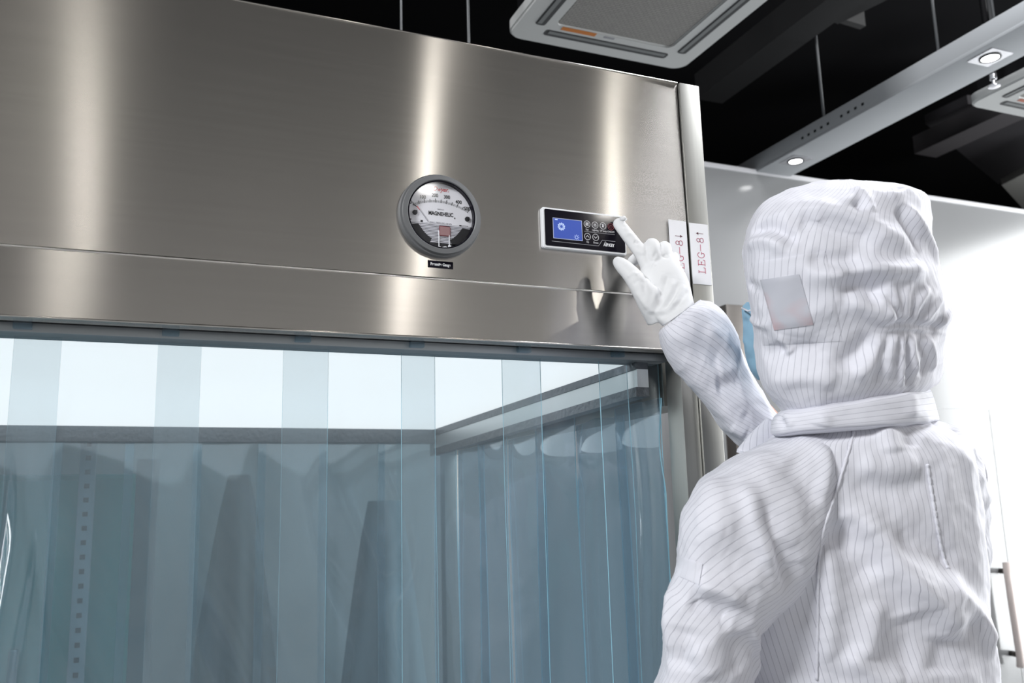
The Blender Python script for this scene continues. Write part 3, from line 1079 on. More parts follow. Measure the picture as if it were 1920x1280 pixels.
def ring_prism(bm, outer, inner, z, h):
    vo = [bm.verts.new((x, y, z)) for x, y in outer]
    vi = [bm.verts.new((x, y, z)) for x, y in inner]
    vo2 = [bm.verts.new((x, y, z + h)) for x, y in outer]
    vi2 = [bm.verts.new((x, y, z + h)) for x, y in inner]
    n = len(outer)
    for k in range(n):
        j = (k + 1) % n
        bm.faces.new((vo[k], vi[k], vi[j], vo[j]))
        bm.faces.new((vo2[k], vo2[j], vi2[j], vi2[k]))
        bm.faces.new((vo[k], vo[j], vo2[j], vo2[k]))
        bm.faces.new((vi[k], vi2[k], vi2[j], vi[j]))
    bmesh.ops.recalc_face_normals(bm, faces=bm.faces[:])
    bm.normal_update()


def air_conditioner(x0, y0, sz, z, label, sticker_col):
    x1, y1 = x0 + sz, y0 + sz
    o = empty('cassette_air_conditioner', ((x0 + x1) / 2, (y0 + y1) / 2, z), label, 'air conditioner', 'ceiling cassette air conditioners')
    m = sz * 0.19                                            # frame width up to the grille
    bm = bmesh.new()
    ring_prism(bm, rounded(x0, x1, y0, y1, 0.05, 8), rounded(x0 + m, x1 - m, y0 + m, y1 - m, 0.02, 8), z, 0.035)
    es = [e for e in bm.edges if all(v.co.z < z + 0.001 for v in e.verts)]
    bmesh.ops.bevel(bm, geom=[e for e in es if len(e.link_faces) == 2 and abs(e.link_faces[0].normal.z - e.link_faces[1].normal.z) > 0.5], offset=0.006, segments=3, affect='EDGES', clamp_overlap=True)
    obj('face_panel', bm, M_AC, o, True, 0.7)
    bm = bmesh.new()
    box(bm, x0 + m - 0.001, x1 - m + 0.001, y0 + m - 0.001, y1 - m + 0.001, z + 0.004, z + 0.02, 0.002)
    obj('grille', bm, M_GRILLE, o)
    bm = bmesh.new()
    box(bm, x0 + 0.03, x1 - 0.03, y0 + 0.03, y1 - 0.03, z + 0.035, z + 0.26, 0.004)
    obj('casing', bm, M_BLACK, o)
    q0, q1 = sz * 0.085, sz * 0.135
    dark = mat('ac_slot', (0.045, 0.047, 0.05), 0.5)
    vane = mat('ac_vane', (0.20, 0.21, 0.21), 0.45)
    for k in range(4):
        a, bb = sz * 0.16, sz * 0.84
        if k == 0: r = (x0 + a, x0 + bb, y1 - q1, y1 - q0)
        if k == 1: r = (x0 + a, x0 + bb, y0 + q0, y0 + q1)
        if k == 2: r = (x0 + q0, x0 + q1, y0 + a, y0 + bb)
        if k == 3: r = (x1 - q1, x1 - q0, y0 + a, y0 + bb)
        bm = bmesh.new()
        prism(bm, [(x, y, z - 0.0012) for x, y in rounded(r[0], r[1], r[2], r[3], 0.010)], (0, 0, 0.003))
        s = obj('air_slot', bm, dark, o)
        bm = bmesh.new()
        if k < 2:
            box(bm, r[0] + 0.01, r[1] - 0.01, r[2] + 0.004, r[2] + 0.018, z - 0.003, z - 0.0014, 0.0005)
        else:
            box(bm, r[0] + 0.004, r[0] + 0.018, r[2] + 0.01, r[3] - 0.01, z - 0.003, z - 0.0014, 0.0005)
        obj('louvre', bm, vane, s)
    bm = bmesh.new()
    ya = y1 - m + sz * 0.008
    box(bm, x0 + m + 0.02, x0 + m + 0.135, ya, ya + 0.017, z - 0.0012, z + 0.0002)
    st = obj('notice_sticker', bm, sticker_col, o)
    st['label'] = 'orange strip sticker'
    bm = bmesh.new()
    box(bm, x0 + m + 0.165, x0 + m + 0.20, ya + 0.004, ya + 0.014, z - 0.0010, z + 0.0002)
    obj('maker_mark', bm, M_GREYINK, o)
    for (x, y) in ((x0 + 0.06, y0 + 0.10), (x1 - 0.06, y0 + 0.10), (x0 + 0.06, y1 - 0.10), (x1 - 0.06, y1 - 0.10)):
        bm = bmesh.new()
        tube(bm, [(x, y, z + 0.24), (x, y, 3.6)], 0.005, 8)
        obj('hanging_rod', bm, M_RODM, o)


M_RODM = mat('galvanised_rod', (0.14, 0.145, 0.15), 0.45, 0.5)
M_ORANGE = mat('orange_sticker', (0.62, 0.20, 0.03), 0.5)
air_conditioner(1.005, 0.545, 0.635, 2.72, 'grey white ceiling cassette air conditioner above the booth, cut by the top edge', M_ORANGE)
air_conditioner(2.79, 0.41, 0.635, 2.72, 'white ceiling cassette air conditioner cut by the right edge of the photo', mat('dull_red_sticker', (0.5, 0.16, 0.10), 0.5))

TX0, TX1, TZ = 2.432, 2.612, 2.70
tr = empty('light_trough', ((TX0 + TX1) / 2, 0.3, TZ), 'long grey white light trough hanging from the black ceiling with two lit downlights', 'light trough')
bm = bmesh.new()
box(bm, TX0, TX1, -1.5, WY + 0.3, TZ + 0.012, TZ + 0.072, 0.001)
box(bm, TX0, TX1, -1.5, WY - 0.006, TZ + 0.0, TZ + 0.012, 0.0005)
obj('body', bm, mat('trough_paint', (0.50, 0.52, 0.54), 0.5), tr, True, 0.6)
for k in range(10):
    if k == 4: continue
    bm = bmesh.new()
    y = 1.18 + 0.045 * k * 0.8
    box(bm, TX0 - 0.0006, TX0 + 0.001, y, y + 0.012, TZ + 0.028, TZ + 0.038)
    obj('vent_hole', bm, M_BLACK, tr)
M_CHROME = mat('chrome_trim', (0.75, 0.75, 0.78), 0.2, 0.9)
lx = [(2.512, 0.718), (2.508, 1.645)]
for i, (x, y) in enumerate(lx):
    d = empty('downlight', (x, y, TZ), ['lit square downlight in the light trough, the one near the right edge of the photo', 'lit square downlight in the light trough right above the white wall'][i], 'downlight', 'downlights in the light trough')
    bm = bmesh.new()
    ring_prism(bm, rounded(x - 0.048, x + 0.048, y - 0.048, y + 0.048, 0.004, 6), [(x + 0.034 * math.cos(math.radians(a)), y + 0.034 * math.sin(math.radians(a))) for a in [45 + (k - 3.5) * 12.86 - 0 for k in range(28)]], TZ - 0.003, 0.0028)
    obj('trim_frame', bm, M_CHROME, d, True, 0.6)
    bm = bmesh.new()
    ring_prism(bm, [(x + 0.0335 * math.cos(2 * PI * k / 32), y + 0.0335 * math.sin(2 * PI * k / 32)) for k in range(32)], [(x + 0.027 * math.cos(2 * PI * k / 32), y + 0.027 * math.sin(2 * PI * k / 32)) for k in range(32)], TZ - 0.006, 0.005)
    obj('collar', bm, mat('dark_collar', (0.03, 0.03, 0.035), 0.4), d)
    bm = bmesh.new()
    lathe(bm, (x, y, TZ), [(0.0265, -0.0008), (0.0265, -0.0045), (0.018, -0.0056), (0.001, -0.006)], 32, 'z')
    obj('lens', bm, M_LED, d, True, 0.6)
    l = bpy.data.lights.new('downlight_beam', 'SPOT')
    l.energy = 4
    l.spot_size = math.radians(110)
    l.spot_blend = 0.6
    l.shadow_soft_size = 0.03
    lo = bpy.data.objects.new('downlight_beam', l)
    COL.objects.link(lo)
    lo.location = (x, y, TZ - 0.02)
for (px, py, zz, lab) in ((1745, 0, 2.772, 'thin grey rod above the light trough, left of the one nearest the downlight'), (1850, 0, 2.772, 'thin grey rod holding the light trough above the right downlight'),
                          (1530, 215, 2.772, 'dim thin rod behind the light trough, above the white wall')):
    p = on_axis(px + 14, {1745: 92, 1850: 38, 1530: 215}[px], 0, {1745: 2.47, 1850: 2.55, 1530: 2.46}[px])
    bm = bmesh.new()
    tube(bm, [(p.x, p.y, TZ + 0.073), (p.x, p.y, 3.6)], 0.005, 8)
    tag(obj('hanging_rod', bm, M_RODM, None, True), lab, 'rod', 'rods holding the light trough')
p = on_axis(880, 78, 1, 1.3)
bm = bmesh.new(); tube(bm, [(p.x, p.y, 2.0), (p.x, p.y, 3.6)], 0.006, 8)
bm.free()
for px, lab in ((878, 'thin grey ceiling rod above the booth left of the first air conditioner'), (752, 'dim thin ceiling rod above the top edge of the steel fascia')):
    p = on_axis(px, 40, 1, 0.9)
    bm = bmesh.new(); tube(bm, [(p.x, p.y, 1.98), (p.x, p.y, 3.6)], 0.004 if px > 800 else 0.003, 8)
    tag(obj('threaded_rod', bm, M_RODM, None, True), lab, 'rod', 'rods above the booth')

# sprinkler hanging beside the trough
p = on_axis(1862, 146, 2, 2.72)
sp = empty('sprinkler_head', (p.x, p.y, p.z), 'small steel sprinkler head hanging between trough and right air conditioner', 'sprinkler')
bm = bmesh.new()
tube(bm, [(p.x, p.y, 2.72), (p.x, p.y, 3.6)], 0.011, 10)
obj('pipe', bm, M_BLACK, sp, True)
bm = bmesh.new()
lathe(bm, (p.x, p.y, 2.72), [(0.004, -0.035), (0.020, -0.033), (0.020, -0.030), (0.006, -0.028), (0.006, -0.010), (0.012, -0.006), (0.013, 0.012), (0.006, 0.016)], 20, 'z')
obj('head', bm, M_CHROME, sp, True, 0.7)

# dark ducts and trays in the black ceiling
M_DUCT = mat('charcoal_duct', (0.020, 0.020, 0.021), 0.5)
M_DUCT2 = mat('grey_duct', (0.075, 0.070, 0.074), 0.55)


def bar(name, a, b, w, h, m, label, cat, group=None):
    a, b = Vector(a), Vector(b)
    d = (b - a).normalized()
    s = d.cross(Vector((0, 0, 1))).normalized() * w / 2
    up = Vector((0, 0, 1)) * h
    bm = bmesh.new()
    prism(bm, [a - s, a + s, b + s, b - s], up)
    tag(obj(name, bm, m), label, cat, group)


bar('air_duct', on_axis(1330, 190, 2, 3.1), on_axis(1640, -40, 2, 3.1), 0.14, 0.12, M_DUCT, 'charcoal air duct in the black ceiling between the first air conditioner and the light trough', 'duct', 'ceiling ducts')
bar('air_duct', on_axis(1735, 292, 2, 3.15), on_axis(1960, 190, 2, 3.15), 0.16, 0.10, M_DUCT2, 'grey air duct in the black ceiling below the right air conditioner', 'duct', 'ceiling ducts')
bar('cable_tray', on_axis(1560, 40, 2, 3.2), on_axis(1680, -20, 2, 3.2), 0.08, 0.05, M_DUCT, 'dim charcoal cable tray in the black ceiling at the top edge of the photo', 'cable tray')
bar('pipe_bracket', on_axis(1545, 30, 2, 3.25), on_axis(1618, 52, 2, 3.25), 0.03, 0.35, mat('dim_bracket', (0.05, 0.05, 0.05), 0.5), 'dim short bracket in the black ceiling beside the cable tray', 'bracket')
bm = bmesh.new()
q = [on_axis(1735, 232, 2, 3.3), on_axis(1815, 195, 2, 3.3), on_axis(1990, 195, 2, 3.3), on_axis(1990, 320, 2, 3.3), on_axis(1872, 345, 2, 3.3)]
prism(bm, q, (0, 0, 0.05))
tag(obj('ceiling_baffle', bm, mat('dark_grey_baffle', (0.035, 0.033, 0.037), 0.6)), 'dark grey baffle board high in the black ceiling at the right edge', 'baffle')
bm = bmesh.new()
q = [on_axis(1878, 347, 2, 3.15), on_axis(1990, 290, 2, 3.15), on_axis(1990, 470, 2, 3.15)]
prism(bm, q, (0, 0, 0.04))
tag(obj('ceiling_tile', bm, mat('grey_ceiling_tile', (0.40, 0.40, 0.38), 0.6)), 'pale grey ceiling panel corner showing above the white wall at the right edge', 'ceiling panel')

# door handle on the white wall
hx, hz = 3.595, 0.75
dh = empty('pull_handle', (hx, WY, hz), 'pinkish white pull handle on the white wall, right of the person', 'handle')
bm = bmesh.new()
tube(bm, [(hx - 0.015, WY - 0.055, 1.02), (hx - 0.01, WY - 0.055, 0.85), (hx, WY - 0.055, 0.62), (hx, WY - 0.05, 0.58)], 0.016, 14)
obj('grip', bm, mat('pinkish_white_grip', (0.80, 0.70, 0.66), 0.3), dh, True)
for z in (0.98, 0.63):
    bm = bmesh.new()
    tube(bm, [(hx + 0.0, WY - 0.055, z), (hx + 0.012, WY - 0.002, z)], 0.012, 12)
    obj('standoff', bm, mat('dark_standoff', (0.10, 0.09, 0.08), 0.3, 0.6), dh, True)
bm = bmesh.new()
for (x0, x1, z0, z1) in ((3.32, 3.68, 1.699, 1.702), (3.66, 3.663, 0.0, 1.70)):
    box(bm, x0, x1, WY - 0.0015, WY - 0.0002, z0, z1)
tag(obj('trim_2', bm, mat('grey_panel_joint', (0.45, 0.46, 0.46), 0.4)), kind='structure')

# ------------------------------------------------------------------ the person
PER = empty('person', (0.95, -0.30, 0.0), 'person seen from behind in white striped hooded coverall, right glove pressing the control panel', 'person')


def catmull(P, n):
    """P: list of vectors (numpy rows) -> n rows through all of them"""
    P = np.array(P, float)
    m = len(P)
    E = np.vstack([2 * P[0] - P[1], P, 2 * P[-1] - P[-2]])
    d = np.linalg.norm(P[1:, :3] - P[:-1, :3], axis=1) ** 0.8 + 1e-6
    T = np.concatenate([[0], np.cumsum(d)])
    out = []
    for q in np.linspace(0, T[-1], n):
        i = min(m - 2, int(np.searchsorted(T, q, side='right') - 1))
        t = (q - T[i]) / (T[i + 1] - T[i])
        p0, p1, p2, p3 = E[i], E[i + 1], E[i + 2], E[i + 3]
        out.append(0.5 * ((2 * p1) + (-p0 + p2) * t + (2 * p0 - 5 * p1 + 4 * p2 - p3) * t * t + (-p0 + 3 * p1 - 3 * p2 + p3) * t ** 3))
    return np.array(out)


def ring_from_view(L, R, d, th, dd=0.0):
    """ring spanning two outline points at a distance d; th is half its depth; dd pushes the right point farther"""
    a, b = at_depth(L[0], L[1], d), at_depth(R[0], R[1], d + dd)
    return list((a + b) / 2) + list((b - a) / 2) + [th]


class Cloth:
    """grid surface closed around, with stripe coordinates and creases"""

    def __init__(self, rings, nu, nv, ex=2.3, stripe=(1.0, 0.0), away=None, tan=False):
        R = catmull(rings, nv)
        C, A, T = R[:, 0:3], R[:, 3:6], R[:, 6]
        tg = np.gradient(C, axis=0)
        tg /= np.linalg.norm(tg, axis=1, keepdims=True) + 1e-9
        B = np.cross(A, tg)
        B /= np.linalg.norm(B, axis=1, keepdims=True) + 1e-9
        fwd = np.array(WM @ Vector((0, 0, 1)))               # towards the camera
        if away is not None:
            fwd = np.array(away)
        if away is None and not tan:                          # outline rings: depth axis square to the outline
            B = np.array(CAM)[None, :] - C
            B /= np.linalg.norm(B, axis=1, keepdims=True)
        sgn = np.sign((B * fwd).sum(1))
        sgn[sgn == 0] = 1
        B *= sgn[:, None]
        th = np.linspace(0, 2 * PI, nu, endpoint=False)
        c, s = np.cos(th), np.sin(th)
        ce = np.sign(c) * np.abs(c) ** (2 / ex)
        se = np.sign(s) * np.abs(s) ** (2 / ex)
        self.P = C[:, None, :] + A[:, None, :] * ce[None, :, None] + (B * T[:, None])[:, None, :] * se[None, :, None]
        self.nu, self.nv = nu, nv
        # stripe coordinate: arc length around (measured on a mean ring) and along
        per = np.linalg.norm(np.roll(self.P, -1, axis=1) - self.P, axis=2)
        mean = per.mean(0)
        arc = np.concatenate([[0], np.cumsum(mean)[:-1]])
        arc = arc - arc[nu // 4]
        al = np.concatenate([[0], np.cumsum(np.linalg.norm(np.diff(C, axis=0), axis=1))])
        self.U = stripe[0] * arc[None, :] + stripe[1] * al[:, None]
        self.total = mean.sum()

    def normals(self):
        du = np.roll(self.P, -1, 1) - np.roll(self.P, 1, 1)
        dv = np.gradient(self.P, axis=0)
        n = np.cross(du, dv)
        n /= np.linalg.norm(n, axis=2, keepdims=True) + 1e-9
        c = self.P.mean(1, keepdims=True)
        if ((self.P - c) * n).sum() < 0:
            n = -n
        return n

    def rumple(self, amp, f, seed, stretch=(1, 1, 1)):
        r = np.random.RandomState(seed)
        v = np.zeros(self.P.shape[:2])
        for k in range(10):
            d = r.normal(size=3) * np.array(stretch)
            d = d / np.linalg.norm(d) * f * r.uniform(0.6, 1.9)
            ph = r.uniform(0, 6.3)
            w = np.sin(self.P @ d + ph + 1.2 * np.sin(self.P @ (d[[1, 2, 0]] * 0.5) + ph))
            v += (1 - 2 * np.abs(w) ** 0.8) / math.sqrt(10)
        self.P = self.P + self.normals() * (v * amp)[:, :, None]

    def bvh(self):
        V = self.P.reshape(-1, 3).tolist()
        nu, nv = self.nu, self.nv
        F = [(j * nu + i, j * nu + (i + 1) % nu, (j + 1) * nu + (i + 1) % nu, (j + 1) * nu + i) for j in range(nv - 1) for i in range(nu)]
        return BVHTree.FromPolygons(V, F)

    def creases(self, lst):
        """lst: (outline points of the photo, width in m, height in m: ridge > 0, groove < 0)"""
        bvh = self.bvh()
        n = self.normals()
        D = np.zeros(self.P.shape[:2])
        for pts, w, h in lst:
            q = []
            for (x, y) in pts:
                r = (WM @ Vector(((x - 960) / FOC, -(y - 640) / FOC, -1))).normalized()
                hit = bvh.ray_cast(CAM, r)
                if hit[0] is not None:
                    q.append(np.array(hit[0]))
            if len(q) < 2:
                continue
            q = catmull(q, 14) if len(q) > 2 else np.linspace(q[0], q[1], 8)
            best = np.full(D.shape, 1e9)
            tt = np.zeros(D.shape)
            for k in range(len(q) - 1):
                a, b = q[k], q[k + 1]
                ab = b - a
                t = np.clip(((self.P - a) @ ab) / (ab @ ab + 1e-12), 0, 1)
                d = np.linalg.norm(self.P - (a + t[:, :, None] * ab), axis=2)
                m = d < best
                best = np.where(m, d, best)
                tt = np.where(m, (k + t) / (len(q) - 1), tt)
            taper = np.clip(np.minimum(tt, 1 - tt) * 5, 0.15, 1)
            D += h * taper * np.exp(-(best / w) ** 2)
        self.P = self.P + n * D[:, :, None]

    def build(self, name, mats, parent, cut=None, others=(), shell=0.0):
        V, F, U = [], [], []
        for cl in (self,) + tuple(others):
            o = len(V)
            nu, nv = cl.nu, cl.nv
            V += cl.P.reshape(-1, 3).tolist()
            Uf = cl.U.reshape(-1)
            dU = cl.U[:, 1] - cl.U[:, 0]
            for j in range(nv - 1):
                for i in range(nu):
                    i2 = (i + 1) % nu
                    f = (o + j * nu + i, o + j * nu + i2, o + (j + 1) * nu + i2, o + (j + 1) * nu + i)
                    if cut is not None and cut(np.mean([V[k] for k in f], axis=0)):
                        continue
                    F.append(f)
                    a, b, c, d = cl.U[j, i], cl.U[j, i2], cl.U[j + 1, i2], cl.U[j + 1, i]
                    if i2 == 0:
                        b, c = a + (cl.U[j, i] - cl.U[j, i - 1]), d + (cl.U[j + 1, i] - cl.U[j + 1, i - 1])
                    U.append((a, b, c, d))
            for j in (0, nv - 1):                             # close the ends
                if cut is None:
                    f = [o + j * nu + i for i in range(nu)]
                    F.append(tuple(f))
                    U.append([cl.U[j, i] for i in range(nu)])
        me = bpy.data.meshes.new(name)
        me.from_pydata(V, [], F)
        uvl = me.uv_layers.new(name='UVMap')
        flat = np.zeros(len(me.loops) * 2, np.float32)
        flat[0::2] = np.concatenate([np.array(u) for u in U])
        uvl.data.foreach_set('uv', flat)
        for m in (mats if isinstance(mats, (list, tuple)) else [mats]):
            me.materials.append(m)
        bm = bmesh.new()
        bm.from_mesh(me)
        bmesh.ops.recalc_face_normals(bm, faces=bm.faces[:])
        bm.to_mesh(me)
        bm.free()
        me.polygons.foreach_set('use_smooth', [True] * len(me.polygons))
        return link(name, me, parent)


RV = ring_from_view
# torso with the back panel
torso = Cloth([
    RV((1490, 770), (1722, 760), 1.165, 0.085),
    RV((1462, 795), (1752, 782), 1.185, 0.093, -0.030),
    RV((1432, 815), (1790, 800), 1.185, 0.102, -0.030),
    RV((1395, 838), (1815, 822), 1.185, 0.112, -0.030),
    RV((1372, 870), (1838, 862), 1.185, 0.119, -0.030),
    RV((1365, 930), (1848, 925), 1.185, 0.125, -0.030),
    RV((1350, 1000), (1858, 1000), 1.185, 0.127, -0.030),
    RV((1335, 1060), (1868, 1055), 1.160, 0.128),
    RV((1345, 1130), (1869, 1120), 1.160, 0.128),
    RV((1365, 1200), (1871, 1195), 1.160, 0.126),
    RV((1385, 1280), (1884, 1280), 1.160, 0.126),
    RV((1424, 1400), (1896, 1400), 1.150, 0.130),
    RV((1420, 1560), (1905, 1560), 1.130, 0.135),
    RV((1425, 1700), (1890, 1700), 1.110, 0.125)], 260, 220, 2.3, (1.0, 0.06))
# near (left) sleeve: raglan, from the collar down
sleeve_l = Cloth([
    RV((1490, 800), (1615, 792), 1.185, 0.070),
    RV((1446, 817), (1612, 812), 1.170, 0.094),
    RV((1388, 845), (1608, 866), 1.148, 0.104),
    RV((1337, 873), (1598, 925), 1.133, 0.106),
    RV((1297, 902), (1574, 985), 1.115, 0.109),
    RV((1281, 945), (1552, 1035), 1.102, 0.108),
    RV((1267, 995), (1527, 1085), 1.094, 0.105),
    RV((1259, 1055), (1494, 1135), 1.086, 0.102),
    RV((1244, 1120), (1454, 1180), 1.078, 0.098),
    RV((1237, 1180), (1424, 1215), 1.070, 0.094),
    RV((1234, 1236), (1420, 1255), 1.064, 0.090),
    RV((1221, 1290), (1412, 1300), 1.060, 0.086),
    RV((1215, 1380), (1400, 1390), 1.055, 0.078),
    RV((1235, 1520), (1385, 1520), 1.080, 0.060),
    RV((1250, 1640), (1370, 1640), 1.100, 0.050)], 220, 240, 2.5, (0.85, -0.45))
# far (right) sleeve, upper arm going forward
sleeve_r = Cloth([
    RV((1650, 780), (1768, 785), 1.170, 0.060),
    RV((1690, 800), (1806, 803), 1.175, 0.080),
    RV((1722, 826), (1834, 826), 1.180, 0.088),
    RV((1735, 862), (1853, 858), 1.185, 0.092),
    RV((1745, 920), (1861, 910), 1.190, 0.092),
    RV((1757, 985), (1864, 975), 1.200, 0.090),
    RV((1762, 1035), (1868, 1030), 1.200, 0.078),
    RV((1775, 1075), (1858, 1070), 1.190, 0.055),
    RV((1795, 1100), (1835, 1098), 1.180, 0.020)], 160, 170, 2.2, (0.97, 0.2))
# far upper arm, running forward from the shoulder to the raised elbow
_r = []
for _p, _w in (((1742, 905, 1.175), 0.070), ((1735, 925, 1.215), 0.074), ((1690, 935, 1.255), 0.073), ((1620, 915, 1.278), 0.070), ((1540, 880, 1.286), 0.066), ((1490, 850, 1.286), 0.060)):
    _r.append(list(at_depth(*_p)) + [0, 0, _w] + [_w * 0.95])
upper_r = Cloth(_r, 120, 120, 2.1, (0.95, 0.2), tan=True)
upper_r.rumple(0.0025, 24, 41)
# forearm reaching to the panel, cuff first
forearm = Cloth([
    RV((1233, 617), (1313, 557), 1.262, 0.046),
    RV((1230, 630), (1338, 562), 1.262, 0.054),
    RV((1237, 658), (1364, 587), 1.265, 0.058),
    RV((1257, 690), (1386, 628), 1.270, 0.060),
    RV((1283, 722), (1408, 682), 1.275, 0.062),
    RV((1312, 756), (1432, 728), 1.280, 0.064),
    RV((1345, 802), (1455, 766), 1.285, 0.066),
    RV((1385, 846), (1490, 800), 1.290, 0.068),
    RV((1440, 880), (1560, 830), 1.290, 0.070),
    RV((1560, 940), (1640, 850), 1.270, 0.070),
    RV((1700, 960), (1740, 850), 1.230, 0.070)], 180, 200, 2.2, (0.85, 0.45))

BACK = [
    # photo positions of the folds in the back panel
    ([(1565, 950), (1625, 985), (1690, 1060), (1760, 1130), (1830, 1180)], 0.016, 0.011),
    ([(1560, 975), (1600, 1030), (1650, 1090)], 0.020, -0.008),
    ([(1660, 1010), (1740, 1030), (1790, 1075)], 0.018, -0.006),
    ([(1690, 1150), (1700, 1200), (1680, 1270)], 0.022, -0.006),
    ([(1640, 1120), (1635, 1180), (1615, 1230)], 0.010, 0.006),
    ([(1600, 870), (1660, 880), (1730, 870)], 0.018, 0.006),
    ([(1590, 905), (1650, 912), (1735, 905)], 0.014, -0.005),
    ([(1545, 1010), (1560, 1110), (1545, 1270)], 0.010, 0.005),
    ([(1580, 1210), (1640, 1262), (1700, 1280)], 0.016, 0.008),
    ([(1760, 1060), (1800, 1120), (1845, 1180), (1860, 1240)], 0.012, 0.008),
    ([(1780, 1120), (1830, 1180)], 0.012, -0.006),
    ([(1780, 1190), (1770, 1270)], 0.020, -0.006),
    ([(1660, 800), (1672, 850)], 0.010, 0.004), ([(1700, 798), (1712, 840)], 0.010, -0.003)]
ARM_L = [
    ([(1392, 900), (1420, 985), (1455, 1080), (1485, 1160)], 0.012, 0.008),
    ([(1425, 930), (1455, 1020), (1490, 1100)], 0.016, -0.006),
    ([(1330, 900), (1345, 960), (1330, 1030)], 0.020, 0.005),
    ([(1300, 1105), (1350, 1105), (1395, 1130)], 0.010, 0.007),
    ([(1285, 1120), (1330, 1140), (1380, 1165)], 0.014, -0.007),
    ([(1410, 1170), (1412, 1230), (1412, 1278)], 0.008, 0.006),
    ([(1385, 1180), (1380, 1270)], 0.016, -0.005),
    ([(1262, 1090), (1255, 1160), (1262, 1240)], 0.012, 0.006),
    ([(1285, 1170), (1280, 1260)], 0.016, -0.005),
    ([(1470, 860), (1510, 900), (1530, 950)], 0.018, -0.005),
    ([(1540, 830), (1550, 880), (1540, 940)], 0.010, 0.005),
    ([(1300, 1210), (1340, 1270)], 0.014, 0.006)]
ARM_R = [
    ([(1740, 838), (1775, 848), (1812, 840)], 0.010, 0.007),
    ([(1745, 858), (1800, 868), (1845, 860)], 0.012, -0.006),
    ([(1770, 930), (1815, 935), (1855, 925)], 0.014, 0.004),
    ([(1770, 1000), (1815, 1010), (1858, 1000)], 0.018, -0.005),
    ([(1785, 820), (1795, 805)], 0.008, -0.004)]
FORE = [
    ([(1345, 700), (1385, 690), (1420, 700)], 0.012, 0.006),
    ([(1340, 725), (1390, 715), (1440, 735)], 0.014, -0.007),
    ([(1260, 640), (1300, 620), (1345, 610)], 0.014, 0.004),
    ([(1330, 600), (1355, 640), (1390, 665)], 0.012, 0.005),
    ([(1310, 600), (1330, 650), (1360, 680)], 0.014, -0.004),
    ([(1390, 770), (1420, 790), (1440, 810)], 0.010, -0.006),
    ([(1370, 800), (1400, 815)], 0.010, 0.005)]
torso.rumple(0.0035, 16, 3, (1, 1, 0.5)); torso.rumple(0.0014, 48, 31); torso.rumple(0.0004, 105, 32); torso.creases([(p, w * 1.25, h * 1.7) for p, w, h in BACK])
sleeve_l.rumple(0.0035, 18, 5, (1, 1, 0.6)); sleeve_l.rumple(0.0012, 50, 33); sleeve_l.rumple(0.0003, 105, 34); sleeve_l.creases([(p, w, h * 1.4) for p, w, h in ARM_L])
sleeve_r.rumple(0.0028, 20, 6); sleeve_r.rumple(0.0016, 50, 35); sleeve_r.creases([(p, w, h * 1.4) for p, w, h in ARM_R])
forearm.rumple(0.0024, 24, 7); forearm.rumple(0.0012, 60, 36); forearm.creases([(p, w, h * 0.8) for p, w, h in FORE])

# trouser legs down to the boots
HIPC = torso.P[-1].mean(0)


def leg_cloth(sx):
    rings = []
    fwd = Vector((-0.42, 0.90, 0)).normalized()              # the way the person faces
    side = Vector((0.90, 0.42, 0))
    c0 = Vector((HIPC[0], HIPC[1], 0))
    for z, off, w, th in ((0.98, 0.07, 0.105, 0.12), (0.85, 0.085, 0.10, 0.115), (0.65, 0.095, 0.088, 0.095), (0.45, 0.10, 0.075, 0.08), (0.25, 0.10, 0.068, 0.072), (0.14, 0.10, 0.066, 0.07)):
        c = c0 + side * off * sx
        rings.append([c.x, c.y, z, side.x * w, side.y * w, 0, th])
    l = Cloth(rings, 72, 60, 2.1, (1.0, 0.0))
    l.rumple(0.004, 18, 20 + sx)
    return l


leg_a, leg_b = leg_cloth(-1), leg_cloth(1)
